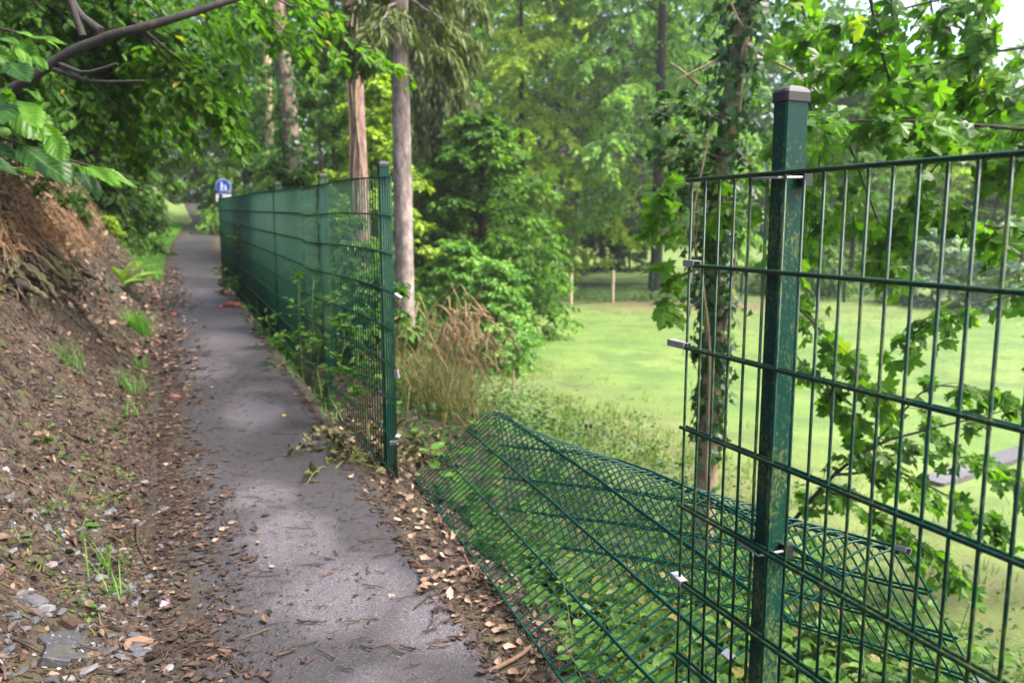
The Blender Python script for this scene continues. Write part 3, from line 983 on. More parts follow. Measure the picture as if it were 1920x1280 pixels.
g = G(); disc(g, sgp + vx * .04, .205, .006); bd = g.obj("sign_rim", MT['white'], sg)
g = G(); disc(g, sgp + vx * .05, .19, .006); g.obj("sign_disc", MT['blue'], sg)
g = G(); fz = sgp + vx * .06


def poly2(pts): g.add([fz + rx * a * .2 + UP * b * .2 + vx * 0 for a, b in pts] + [fz - vx * .003 + rx * a * .2 + UP * b * .2 for a, b in pts], [list(range(len(pts)))])


def circ(cx, cy, r): poly2([(cx + r * math.cos(a), cy + r * math.sin(a)) for a in np.linspace(0, 2 * math.pi, 14)[:-1]])


circ(-.2, .5, .12); poly2([(-.32, .36), (-.32, -.05), (-.05, -.05), (-.05, .36)]); poly2([(-.3, -.05), (-.42, -.62), (-.28, -.62), (-.16, -.05)]); poly2([(-.18, -.05), (-.1, -.62), (.03, -.62), (-.06, -.05)])
circ(.3, .12, .1); poly2([(.22, 0), (.16, -.34), (.5, -.34), (.38, 0)]); poly2([(.22, -.34), (.18, -.62), (.28, -.62), (.32, -.34)]); poly2([(.34, -.34), (.38, -.62), (.48, -.62), (.44, -.34)]); poly2([(-.06, .3), (-.06, .18), (.22, -.12), (.26, -.02)])
g.obj("walkers", MT['white'], sg)
g = G(); g.box(sgp + vx * .045 - UP * .31, rx * .2, vx * .006, UP * .1); pt = g.obj("plate", MT['white'], sg)

# ================================================================== NEAR PLANTS AND LITTER
# ================================================================== TREES
def tree(name, label, cat, base, tr=None, tr_r=None, tmat='bark_brown', group=None, parts=True, n=14, k=12):
    """Empty at the base with a trunk; returns (root, leaf collector, wood collector)"""
    root = thing(name, label, cat, base, group)
    wd = G()
    if tr is not None: trunk(wd, tr, tr_r, k, n=n)
    return root, G(), wd


def finish(root, lf, wd, lmat, tmat, tname='trunk', lname='crown'):
    if wd.n: wd.obj(tname, MT[tmat], root, smooth=True)
    if lf.n: lf.obj(lname, MT[lmat], root)
    return root


def gpt(px, py, Y, dz=-.1):
    p = at(px, py, Y); p[2] = float(H(p[0], p[1])) + dz
    return p


# tall trunks behind the left fence
def bole(name, label, pix, Y, rads, mat, dz=-.2):
    """trunk whose axis passes the given photo pixels at distance Y and goes on up out of the picture"""
    p = [at(x, y, Y) for x, y in pix]
    b0 = p[0].copy(); b0[2] = float(H(b0[0], b0[1])) + dz
    d = (p[-1] - p[-2]) / max(p[-1][2] - p[-2][2], .1)
    pts = [b0] + p[(1 if p[0][2] < b0[2] + .3 else 0):] + [p[-1] + d * 7]
    root, lf, wd = tree(name, label, 'tree', b0 + [0, 0, -dz])
    trunk(wd, pts, rads, 14, .05, 1.4, 26)
    return root, lf, wd, pts


r1, lf, wd, pts = bole("pine_tree", "tall pinkish pine trunk with loose peeling bark standing behind the middle of the left fence", [(680, 560), (676, 380), (668, 200), (660, 0)], 13.5, [.155, .14, .135, .125, .11], 'bark_pink')
for k in range(9):
    crown(lf, None, pts[-1] - [0, 0, 5.2], 3.2 + k * .2, 4 + k * .3, 2.4, 5, el0=-.1, el1=.5, T=LS, size=.2, k_tw=14, nl=20, droop=.2)
# peeling strips and a vine up the trunk
g = G()
for k in range(7):
    a0 = rng.uniform(3.4, 5.4); q = np.linspace(.08 + .05 * k, .45 + .06 * k, 14)
    c = polyl(smooth_pl(pts, 20), q)
    rr = np.interp(q, [0, 1], [.168, .13])
    an = a0 + .5 * np.sin(q * 22 + k)
    g.tube(c + np.column_stack([np.cos(an) * rr, np.sin(an) * rr, 0 * an]), rng.uniform(.008, .02), 5)
g.obj("bark_strip", MT['bark_tan'], r1, smooth=True)["kind"] = "stuff"
finish(r1, lf, wd, 'f_needle', 'bark_pink')

r2, lf, wd, pts = bole("spruce_tree", "pale grey straight trunk just right of the left fence's end post", [(760, 590), (757, 450), (754, 300), (750, 100)], 10.2, [.128, .12, .112, .1, .09], 'bark_grey')
crown(lf, wd, pts[-1] - [0, 0, 7.3], .5, 6.8, 1.3, 40, el0=-.25, el1=.2, arch=.35, T=LS, size=.17, k_tw=16, nl=30, droop=.9, v0=.4)
finish(r2, lf, wd, 'f_needle', 'bark_grey')

r3, lf, wd, pts = bole("ivy_clad_tree", "leaning purplish trunk wrapped in ivy behind the far half of the left fence", [(562, 420), (553, 330), (540, 200), (524, 60)], 17, [.21, .19, .175, .165, .13], 'bark_pink')
sp_ = smooth_pl(pts, 30)
n = 1500; q = rng.beta(1.3, 2.2, n) * .55
c = polyl(sp_, q); an = rng.uniform(0, 6.28, n); rr = .2 + np.abs(rng.normal(0, .05, n))
o3 = np.column_stack([np.cos(an), np.sin(an), 0 * an])
iv = G(); iv.inst(IVY, c + o3 * rr[:, None], -UP + rng.normal(0, .5, (n, 3)), o3 + UP * .4 + rng.normal(0, .3, (n, 3)), rng.uniform(.06, .13, n), np.clip(rng.normal(.4, .2, n), 0, 1))
iv.obj("ivy", MT['f_ivy'], r3)
crown(lf, wd, pts[-1] - [0, 0, 6], 2.4, 6.5, 3, 26, T=L6, size=.13, v0=.5)
finish(r3, lf, wd, 'f_mid', 'bark_pink')

r4, lf, wd, pts = bole("pale_trunk_tree", "thin pale yellowish trunk farther away left of the ivy wrapped trunk", [(508, 350), (503, 200), (497, 30)], 27, [.16, .145, .135, .11], 'bark_pale')
crown(lf, wd, pts[-1] - [0, 0, 6], 2.0, 6.5, 3, 24, T=L6, size=.16, v0=.5)
finish(r4, lf, wd, 'f_mid', 'bark_pale')

# spruce with hanging branches
b0 = gpt(822, 560, 19.5)
top = b0 + [0, 0, 13]
root, lf, wd = tree("spruce_tree", "dark spruce with drooping shaggy branches at top centre left", 'tree', b0)
trunk(wd, [b0, b0 + [0, 0, 6], top], [.2, .16, .05], 12)
for i in range(90):
    z = rng.uniform(3.9, 12.5); a = rng.uniform(0, 6.28)
    L = 1.45 * (1 - (z - 3) / 16) * rng.uniform(.5, 1.1)
    d = np.array([math.cos(a), math.sin(a), -.1])
    q = np.linspace(0, 1, 6)[:, None]
    pl = b0 + [0, 0, z] + d * L * q - UP * (.75 * L * q ** 1.5)
    spray(lf, wd, pl, .025, .006, 16, .75, 30, .17, LS, 1.6, .5, .38, .22, .15, .0, 0, twig_r=.004, ldroop=.5)
finish(root, lf, wd, 'f_needle', 'bark_dark')
# broadleaf trees round the lawn, each its own kind
BG = "trees standing round the far side of the lawn"


def leafy(name, label, px, Y, hgt, R, lm, size, v0, nlimb=70, zb=.3, tm='bark_dark', T=L6, k_tw=14, nl=15, droop=.3, arch=.35, el=(.0, .9), tr=.16, prof=.6, ldroop=.3, lean=(0, 0), cat='tree', group=BG, inner=.0, flat=.35, twl=.36):
    b0 = gpt(px, 600, Y)
    root, lf, wd = tree(name, label, cat, b0 + [0, 0, .1], group=group)
    tp = b0 + [lean[0], lean[1], hgt * .9]
    if tr: trunk(wd, [b0, (b0 + tp) / 2 + rng.normal(0, .05, 3), tp], [tr, tr * .7, tr * .25], 10)
    crown(lf, wd, b0, zb, hgt, R, nlimb, prof, el[0], el[1], arch, k_tw, twl, nl, size, T, v0, .2, droop, flat, inner, ldroop, lr=min(.02, tr * .1) if tr else .02)
    return finish(root, lf, wd, lm, tm)


leafy("maple_tree", "dense low layered light green tree filling the middle behind the hedge", 905, 18, 5.0, 2.35, 'f_maple', .14, .45, 95, .35, arch=.42, prof=.42, el=(.05, 1.0))
leafy("beech_tree", "tall yellow green tree rising behind the low layered tree at top centre", 975, 33, 16, 4.9, 'f_yellow', .22, .62, 100, 2.0, arch=.45, prof=.5, group=BG, k_tw=20, nl=20, twl=.27, flat=.5)
leafy("larch_tree", "big pale feathery tree with tiered branches right of centre", 1228, 31, 19, 5.2, 'f_larch', .2, .62, 120, 3.5, arch=.5, prof=.4, k_tw=22, nl=22, droop=.5, twl=.24, flat=.5, tr=.26, tm='bark_dark')
leafy("copper_beech_tree", "purple brown copper beech far behind between two green crowns", 1085, 50, 24, 5.5, 'f_copper', .34, .5, 80, 2, prof=.45, tr=.3)
leafy("maple_tree", "mid green sapling tree between the pine trunk and the grey trunk", 705, 17, 5.6, 1.9, 'f_yellow', .13, .5, 50, .6, tr=.06, el=(.1, 1))
leafy("maple_tree", "bluish green young tree behind the fence left of the pine trunk", 608, 19, 6.4, 2.4, 'f_mid', .13, .55, 66, .5, tr=.07, tm='bark_brown', el=(.1, 1))
leafy("maple_tree", "dull green tree behind the leaning ivy trunk", 470, 27, 8.5, 3.2, 'f_mid', .17, .55, 66, .5, tr=.1, el=(.1, 1))
leafy("oak_tree", "large mid green crown closing the view above the left fence", 640, 31, 15, 4.8, 'f_mid', .24, .65, 95, 1.5, tr=.25)
leafy("oak_tree", "mid green crown behind the drooping spruce", 800, 28, 12.5, 3.6, 'f_maple', .22, .5, 80, 1.5, tr=.2)
leafy("yew_tree", "small dark tree with thin curved stem beyond the garden fence", 1128, 37, 3.6, 1.7, 'f_deep', .15, .45, 44, 1.3, tr=.07, lean=(-.5, 0))
leafy("yew_tree", "low dark rounded evergreen beyond the garden fence left of the thick trunk", 1178, 36.5, 2.5, 1.25, 'f_deep', .14, .55, 40, .1, tr=.06)
root, lf, wd = tree("leaning_tree", "dark bare trunk leaning far left beyond the garden fence", 'tree', gpt(1098, 600, 35, 0))
p0 = gpt(1098, 600, 35)
trunk(wd, [p0, at(1082, 507, 35), at(1058, 485, 35), at(1035, 458, 35), at(1015, 420, 35.5)], [.12, .13, .12, .1, .08], 10)
finish(root, lf, wd, 'f_deep', 'bark_dark')
root, lf, wd = tree("slender_tree", "thin dark curved stem between the leaning trunk and the dark evergreen", 'tree', gpt(1120, 600, 36, 0))
trunk(wd, [gpt(1118, 600, 36), at(1131, 495, 36), at(1130, 470, 36), at(1128, 430, 36)], [.2, .12, .1, .07], 10)
crown(lf, wd, at(1128, 430, 36), -.6, 1.8, 1.4, 26, size=.16, T=L6)
finish(root, lf, wd, 'f_deep', 'bark_dark')
# right hand background
leafy("chestnut_tree", "light green shrubby tree beyond the right end of the lawn behind the fence panel", 1590, 33, 8.5, 3.6, 'f_mid', .2, .7, 75, .3, tr=.12)
leafy("laburnum_tree", "yellowish green tree glowing at the far right behind the near fence", 1760, 36, 9, 3.6, 'f_yellow', .22, .6, 75, .5, tr=.12)
leafy("silver_shrub", "pale blue green shrub beyond the lawn at the right", 1745, 27, 2.6, 2.0, 'f_blue', .15, .6, 60, .05, tr=.04, cat='shrub', group=None)
leafy("silver_shrub", "pale silvery shrub at the right edge beyond the lawn", 1905, 25, 3.0, 2.2, 'f_blue', .15, .65, 60, .05, tr=.04, cat='shrub', group=None)
leafy("bushy_tree", "dark green bushy tree behind the silvery shrubs at far right", 1880, 34, 5.5, 3.0, 'f_deep', .2, .7, 70, .2, tr=.1)
leafy("bushy_tree", "mid green bush left of the pale blue green shrub", 1500, 30, 3.2, 2.0, 'f_mid', .16, .6, 55, .05, tr=.06)
leafy("cypress_shrub", "rounded bright green bush at the lawn's left corner", 935, 13.6, 1.9, .85, 'f_bush', .085, .55, 60, .05, tr=.03, cat='bush', group=None, el=(.0, 1.1), prof=.35, inner=.1)
leafy("hedge_shrub", "leafy green bush left of the rounded bush behind the dry grass", 862, 14.6, 2.2, .95, 'f_bush', .09, .5, 55, .05, tr=.03, cat='bush', group=None, prof=.35)
leafy("hedge_shrub", "dark green bush behind the grey trunk beside the fence end", 800, 17.5, 2.4, 1.2, 'f_mid', .11, .4, 50, .05, tr=.03, cat='bush', group=None, prof=.35)

# undergrowth behind the left fence and up the left bank: individual shrubs
UG = "shrubs growing behind the left fence"
for px, Y, h, R, lm, lb in ((640, 8.6, 1.5, .8, 'f_mid', "leafy shrub behind the second panel of the left fence"), (560, 11.5, 2.2, 1.1, 'f_deep', "dark shrub behind the third panel of the left fence"),
                            (700, 7.4, 1.0, .6, 'f_herb', "low light green shrub behind the first panel of the left fence"), (520, 16, 2.2, .75, 'f_mid', "bushy shrub behind the fourth panel of the left fence"),
                            (490, 25, 3.4, 1.0, 'f_deep', "tall dark shrub behind the far end of the left fence"), (610, 14.5, 2.6, 1.2, 'f_mid', "tall leafy shrub behind the fence beside the ivy wrapped trunk"),
                            (730, 12, 1.6, .9, 'f_mid', "shrub at the foot of the pine and grey trunks")):
    leafy("shrub", lb, px, Y, h, R, lm, .085, .5, 34, .03, tr=.02, cat='shrub', group=UG, k_tw=12, nl=14, prof=.4)

LB = "dark shrubs leaning over the path from the left bank"


def bankpt(px, Y, n):
    """place on the left bank at distance Y with offset n left of the path centre"""
    t = (Y + .0) / .914
    for _ in range(8):
        x, y = xy(t, nc(t) - n); t += (Y - y) / .914
    return np.array([x, y, float(H(x, y))])


k = 0
for Y, n, h, R, lm, lb in ((8.6, 4.4, 2.2, 1.1, 'f_deep', "nearest dark shrub on the left bank under the arching branch"), (9.8, 3.7, 2.4, 1.1, 'f_deep', "dark green shrub on the bank left of the fern"),
                           (11.6, 3.4, 2.4, 1.15, 'f_mid', "leafy shrub overhanging the dark hollow of the bank"), (13.6, 3.1, 2.6, 1.25, 'f_mid', "mid green shrub above the grassy verge on the left"),
                           (16, 2.9, 3.4, 1.7, 'f_deep', "dark shrub on the bank left of the path's far stretch"), (19, 3.1, 2.8, 1.4, 'f_mid', "shrub on the left bank near the path bend"),
                           (22, 3.1, 2.4, 1.2, 'f_mid', "small leafy shrub beside the path bend"), (27, 4.2, 5, 2.0, 'f_deep', "tall dark shrub left of the round blue sign"),
                           (9.5, 5.6, 4.0, 1.9, 'f_deep', "tall dark shrub high on the left bank"), (12.5, 4.8, 5, 2.2, 'f_deep', "dark thicket tree high on the left bank behind the shrubs"), (17, 5.0, 6.0, 2.6, 'f_deep', "dark round tree high on the left bank farther off"),
                           (23, 5.4, 7.5, 2.8, 'f_deep', "tall dark tree behind the left bank near the path bend"), (44, -.2, 7, 2.6, 'f_deep', "dark tree closing the path beyond the blue sign"), (33, 5.5, 9, 3.4, 'f_mid', "tall green tree left of where the path disappears"), (15.2, 1.7, 2.0, 1.15, 'f_deep', "low leafy shrub at the foot of the bank above the grassy verge"), (18, 1.6, 2.2, 1.2, 'f_deep', "low dark shrub at the foot of the bank beyond the verge"), (21, 1.8, 2.0, 1.2, 'f_mid', "round low shrub on the left short of the path bend"), (24.5, 2.4, 2.0, 1.2, 'f_mid', "leafy shrub crowding the left side of the path bend"), (29, 2.6, 2.2, 1.3, 'f_mid', "distant shrub left of the path's last visible stretch"), (10.8, 2.9, 1.0, .6, 'f_deep', "small dark shrub hanging over the dark hollow in the bank")):
    b0 = bankpt(0, Y, n)
    root, lf, wd = tree("bank_shrub" if h < 4 else "bank_tree", lb, 'shrub' if h < 4 else 'tree', b0, group=LB if h < 4 else None)
    trunk(wd, [b0 - [0, 0, .1], b0 + [.15, -.1, h * .5], b0 + [.3, -.15, h * .9]], [.05, .035, .012], 8)
    crown(lf, wd, b0, .15, h, R, 44 if h < 4 else 70, .42, -.1, .9, .45, 13, .36, 15, .085 if Y < 14 else .13 if Y < 30 else .2, L6, .5, .2, .35, .35, ldroop=.3)
    finish(root, lf, wd, lm, 'bark_dark', 'trunk' if h >= 4 else 'stem', 'crown' if h >= 4 else 'foliage')

# overhanging tree at the upper left
tb = bankpt(0, 5.6, 2.7)
root, lf, wd = tree("hornbeam_tree", "dark tree arching over the path from the left with a bent bare limb", 'tree', tb)
fork = tb + [.25, .1, 1.5]
trunk(wd, [tb - [0, 0, .2], tb + [.1, 0, .8], fork], [.13, .11, .1], 12)
wd.tube(smooth_pl([fork, at(-60, 215, 4.2), at(70, 145, 4.2), at(105, 112, 4.2), at(135, 82, 4.2), at(200, 66, 4.2), at(280, 54, 4.2), at(350, 26, 4.3), at(430, 2, 4.4), at(560, -40, 4.6)], 26), np.linspace(.062, .014, 26), 10)
wd.tube(smooth_pl([at(190, 60, 4.2), at(150, 30, 4.3), at(120, -30, 4.4)], 8), np.linspace(.025, .015, 8), 6)
wd.tube(smooth_pl([at(155, 68, 4.2), at(130, 0, 4.2), at(125, -40, 4.2)], 8), np.linspace(.02, .012, 8), 6)
wd.tube(smooth_pl([at(110, 120, 4.2), at(160, 140, 4.0), at(220, 120, 4.0)], 8), np.linspace(.014, .008, 8), 6)
wd.tube(smooth_pl([at(100, 130, 4.2), at(170, 155, 4.0), at(270, 152, 4.0)], 8), np.linspace(.014, .006, 8), 6)
hub = at(-120, -60, 5.6)
wd.tube(smooth_pl([fork, at(-160, 150, 5.6), hub, hub + [.6, .5, 1.2]], 12), np.linspace(.09, .05, 12), 8)
for px, py, Y in ((430, 215, 6.3), (390, 190, 6), (340, 230, 6.6), (260, 275, 6.6), (210, 200, 6.1), (160, 255, 6), (40, 225, 6.0),
                  (290, 280, 8.2), (420, 130, 6.2), (190, 120, 6.4), (90, 60, 6.2), (300, 130, 7), (160, 150, 7), (410, 40, 7), (260, 60, 6.4), (340, 120, 6.2), (20, 120, 6), (10, 20, 6), (230, 10, 6.2), (370, 70, 6.4), (130, 220, 7.6), (290, 220, 7.6)):
    tip = at(px, py, Y); st = hub + rng.normal(0, .25, 3) + [0, .3, .3]
    mid = (st * .45 + tip * .55) + [0, 0, .35 + .2 * rng.random()]
    pl = smooth_pl([st, mid, tip], 12)
    spray(lf, wd, pl, .018, .003, 26, .62, 14, .085, L6, .3, .35, .22, .2, .3, twig_r=.003)  # inner sprays take a darker leaf colour, painting in the canopy's shaded underside
for px, py, Y, mx, my in ((780, 150, 6.4, 600, 40), (640, 110, 6.2, 500, 20), (580, 120, 6.1, 480, 30), (735, 120, 6.5, 620, 40), (520, 70, 6.0, 430, -10), (560, 90, 6, 480, 0), (450, 90, 5.8, 400, 0), (610, 20, 5.9, 500, -50), (480, 40, 5.6, 400, -30)):
    st = at(400, -60, 5.5); tip = at(px, py, Y)
    pl = smooth_pl([st, at(mx, my, Y), tip], 12)
    spray(lf, wd, pl, .009, .002, 12, .28, 7, .085, L6, .35, .3, .62, .18, .35, twig_r=.002)
for px, py, Y, mx, my in ((450, 262, 6.0, 380, 150), (430, 235, 5.9, 340, 140), (420, 190, 5.8, 330, 110), (400, 215, 6.1, 320, 140), (360, 165, 5.8, 290, 90)):
    pl = smooth_pl([at(250, 40, 5.4), at(mx, my, Y), at(px, py, Y)], 12)
    spray(lf, wd, pl, .01, .002, 16, .32, 9, .085, L6, .35, .3, .6, .18, .35, twig_r=.002)
finish(root, lf, wd, 'f_hang', 'bark_dark')

# far wood closing the view
g = G()
for i in range(84):
    a = -62 + 124 * (i + rng.random()) / 84
    Dd = rng.uniform(52, 74); x, y = Dd * math.sin(math.radians(a)), Dd * math.cos(math.radians(a))
    px = 960 + 1440 * x / y
    hh = rng.uniform(15, 22)
    if px > 1500: hh = rng.uniform(8, 13)
    if 1020 < px < 1130: hh = rng.uniform(10, 14)
    Rr = rng.uniform(4, 5.5); n = 1500
    d = unit(rng.normal(0, 1, (n, 3))); r_ = rng.random(n) ** .33
    P = np.array([x, y, float(H(x, y)) + hh * .5]) + d * r_[:, None] * [Rr, Rr, hh * .55]
    lump = fbm(P[:, 0] * .5 + P[:, 1] * .3, P[:, 2] * .6, i)
    g.inst(LQ, P, d + rng.normal(0, .7, (n, 3)) - UP * .2, UP + rng.normal(0, .5, (n, 3)), rng.uniform(.45, .85, n), np.clip(lump * .9 + rng.normal(0, .1, n), 0, 1))
tag(g.obj("far_wood", MT['f_mid']), "far wood of mixed green crowns closing the view", "wood", kind="stuff")

# ivy tree in the middle right
pi = [gpt(1318, 900, 5.8), at(1326, 860, 5.8), at(1338, 640, 5.8), at(1340, 470, 5.8), at(1352, 330, 5.8), at(1368, 200, 5.8), at(1392, 60, 5.8), at(1412, -60, 5.8), at(1440, -300, 5.8)]
root, lf, wd = tree("ivy_tree", "slim tan tree trunk wrapped in dark ivy just left of the tall fence post", 'tree', pi[0])
tp = trunk(wd, pi, [.1, .085, .08, .072, .07, .068, .06, .05, .04], 12, n=30)
n = 3000; q = np.r_[rng.uniform(.3, .9, 2300), rng.uniform(.12, .4, 700)]
keep = fbm(q * 14, q * 0, 77) + rng.random(n) * .55 > np.interp(q, [.1, .35, .5], [.85, .55, .35])
q = q[keep]; n = len(q)
c = polyl(tp, q); an = rng.uniform(0, 6.28, n); bulge = np.interp(q, [.1, .35, .45, .7, .9], [.02, .05, .11, .13, .12])
rr = .07 + np.abs(rng.normal(0, 1, n)) * bulge
o3 = np.column_stack([np.cos(an), np.sin(an), rng.normal(0, .2, n)])
iv = G(); iv.inst(IVY, c + o3 * rr[:, None], -UP + o3 * .3 + rng.normal(0, .5, (n, 3)), o3 + UP * .5 + rng.normal(0, .3, (n, 3)), rng.uniform(.035, .085, n), np.clip(rng.normal(.4, .22, n), 0, 1))
iv.obj("ivy", MT['f_ivy'], root)
for a_, b_ in (((1385, 160), [(1392, 90), (1412, 40), (1436, -10)]), ((1398, 60), [(1385, 40), (1366, -5)]), ((1382, 250), [(1390, 170), (1400, 80)]), ((1325, 640), [(1318, 520), (1300, 480), (1310, 400)]), ((1400, 85), [(1440, 110), (1500, 140), (1560, 200)]), ((1350, 110), [(1300, 135), (1262, 155)]), ((1310, 160), [(1275, 130), (1256, 118)]), ((1352, 640), [(1372, 560), (1380, 470)])):
    wd.tube(smooth_pl([at(*a_, 5.7)] + [at(*k_, 5.65) for k_ in b_], 10), np.linspace(.014, .006, 10), 6)
for px, py, mx, my in ((1240, 220, 1290, 260), (1260, 350, 1300, 330), (1230, 200, 1290, 200), (1300, 300, 1330, 310), (1250, 300, 1310, 280), (1270, 180, 1320, 210), (1235, 270, 1290, 300), (1420, 330, 1390, 280), (1290, 380, 1330, 350)):
    pl = smooth_pl([at(1360, my + 20, 5.8), at(mx, my, 5.6), at(px, py, 5.5)], 8)
    spray(lf, wd, pl, .006, .002, 12, .22, 7, .055, IVY, .3, .5, .5, .22, .3, twig_r=.002)
finish(root, lf, wd, 'f_ivy', 'bark_tan')

# sycamore hanging in from the right
sb = np.array([6.2, 4.6, 0]); sb[2] = float(H(sb[0], sb[1]))
root, lf, wd = tree("sycamore_tree", "large leaved sycamore reaching in from the right behind the near fence", 'tree', sb)
trunk(wd, [sb - [0, 0, .2], sb + [-.1, 0, 2], sb + [-.3, .1, 4.5], sb + [-.6, .2, 7]], [.2, .17, .14, .08], 12)
SYC = [
    ([(2120, 270), (1900, 240), (1720, 226), (1600, 226), (1480, 236)], 4.2, .016, 20, .42, 6),
    ([(2100, 60), (1850, 100), (1700, 130), (1560, 110)], 4.6, .012, 18, .42, 6),
    ([(2050, -120), (1800, -10), (1600, 40), (1490, 70)], 5.0, .012, 18, .45, 6),
    ([(1600, -160), (1632, 0), (1645, 70), (1680, 200)], 4.3, .012, 14, .4, 6),
    ([(2100, 180), (1880, 190), (1760, 300), (1680, 420), (1640, 470)], 4.6, .01, 18, .35, 5),
    ([(1560, 200), (1600, 290), (1640, 400), (1690, 520)], 4.6, .008, 14, .3, 5),
    ([(2100, 420), (1950, 440), (1830, 420), (1760, 380)], 4.4, .01, 14, .32, 5),
    ([(2100, 520), (1960, 545), (1860, 560), (1740, 600), (1700, 640)], 4.8, .01, 16, .32, 5),
    ([(1500, 140), (1540, 260), (1530, 380), (1510, 470)], 5.0, .008, 14, .3, 5),
    ([(1500, 240), (1490, 380), (1480, 520), (1500, 590)], 5.2, .007, 12, .3, 5),
    ([(1950, -200), (1880, -40), (1830, 80), (1850, 170)], 4.6, .01, 16, .42, 6),
    ([(1750, -160), (1740, -20), (1760, 90), (1800, 180)], 5.2, .01, 16, .42, 6),
    ([(1480, -150), (1500, 0), (1530, 100), (1500, 190)], 5.4, .01, 16, .4, 6),
    ([(2150, 100), (1990, 200), (1930, 280), (1890, 350)], 4.2, .01, 14, .36, 5),
    ([(1480, 560), (1540, 620), (1600, 680), (1655, 770)], 5.0, .008, 16, .28, 5),
    ([(1470, 640), (1520, 700), (1570, 760), (1610, 820)], 5.2, .006, 12, .25, 5),
    ([(1420, 1060), (1500, 960), (1560, 890), (1640, 830), (1760, 800), (1880, 770)], 5.0, .018, 26, .36, 6),
    ([(1560, 890), (1680, 880), (1780, 930), (1870, 990)], 4.9, .01, 20, .34, 6),
    ([(1540, 910), (1620, 960), (1720, 1010), (1800, 1080)], 4.8, .009, 18, .3, 6),
    ([(1640, 830), (1740, 720), (1850, 730), (1930, 780)], 4.9, .008, 14, .3, 5),
    ([(1600, 860), (1700, 850), (1850, 860), (1960, 930)], 5.2, .009, 16, .34, 6),
]
for pix, Y, r_, ntw, tl, nl in SYC:
    ys = Y + rng.normal(0, .12, len(pix)).cumsum() * .4
    pl = smooth_pl([at(x, y, yy) for (x, y), yy in zip(pix, ys)], 16)
    spray(lf, wd, pl, r_, .004, ntw, tl, nl, .118 if pix[0][1] < 700 else .1, MAPLE, .4, .45, .56, .27, .12, hang=.4, twig_r=.0028, ldroop=.55)
finish(root, lf, wd, 'f_syc', 'bark_dark')
# branch with big leaves left of the ivy tree
sb2 = gpt(1330, 800, 5.4)
root, lf, wd = tree("sycamore_sapling", "thin brown sapling with big lobed leaves left of the ivy wrapped trunk", 'sapling', sb2)
st = smooth_pl([sb2, at(1332, 640, 5.4), at(1310, 480, 5.3), at(1290, 440, 5.3), at(1312, 340, 5.3), at(1330, 250, 5.3)], 20)
wd.tube(st, np.linspace(.014, .006, 20), 6)
for pts_ in ([(1308, 470), (1270, 430), (1240, 440)], [(1295, 440), (1260, 380), (1235, 395)], [(1305, 520), (1270, 520), (1250, 500)], [(1315, 560), (1280, 590), (1250, 560)], [(1312, 350), (1270, 340), (1240, 360)], [(1300, 400), (1340, 380), (1360, 400)]):
    pl = smooth_pl([at(*k_, 5.25) for k_ in pts_], 8)
    spray(lf, wd, pl, .004, .002, 5, .16, 3, .13, MAPLE, .3, .4, .7, .15, .2, twig_r=.002, ldroop=.5)
finish(root, lf, wd, 'f_syc', 'bark_tan', 'stem', 'foliage')
# ================================================================== BUSHES AND HERBS BY THE FENCE
def on(x, y, dz=0.0):
    return np.stack([x, y, H(x, y) + dz], -1)


# dry grass clump
c0 = at(800, 700, 6.4); c0[2] = float(H(c0[0], c0[1]))
root = thing("dry_grass_clump", "clump of tall dry tan grass with seed heads behind the end of the left fence", "grass clump", c0)
g, g2 = G(), G()
for px, n_, v_ in ((770, 16, .9), (800, 14, .95), (830, 12, .7), (860, 12, .8), (890, 12, .75), (785, 30, .05), (815, 22, .98), (860, 26, 1.0), (840, 22, 1.0), (780, 20, 1.0)):
    p = at(px, 720, rng.uniform(6.0, 7.0)); x = p[0] + rng.normal(0, .14, n_); y = p[1] + rng.normal(0, .2, n_)
    grass_tufts(g, x, y, H(x, y), 3, .62, .004, .6, v_, .12, .85)
for i in range(170):      # seed heads
    px = rng.normal(862, 48); py = rng.normal(612, 34) + abs(px - 850) * .15
    p = at(px, py, rng.uniform(5.9, 6.9)); L = rng.uniform(.1, .2)
    d = unit(np.array([rng.uniform(-.5, 1), rng.normal(0, .5), -rng.uniform(-.2, .9)]))
    q = np.linspace(0, 1, 5)[:, None]
    pl = p + d * L * q - UP * L * .5 * q ** 2
    g2.tube(pl, [.002, .006, .007, .006, .001], 4, rng.uniform(.45, .75))
    b_ = np.array([p[0] - rng.uniform(.05, .3), p[1] + rng.normal(0, .1), p[2] - rng.uniform(.4, .7)])
    g2.tube([b_, (b_ + p) / 2 + [0, 0, .08], p], .0016, 3, rng.uniform(.4, .9), cap=False)
g.obj("blades", MT['dry'], root); g2.obj("seed_heads", MT['dry'], root)["kind"] = "stuff"


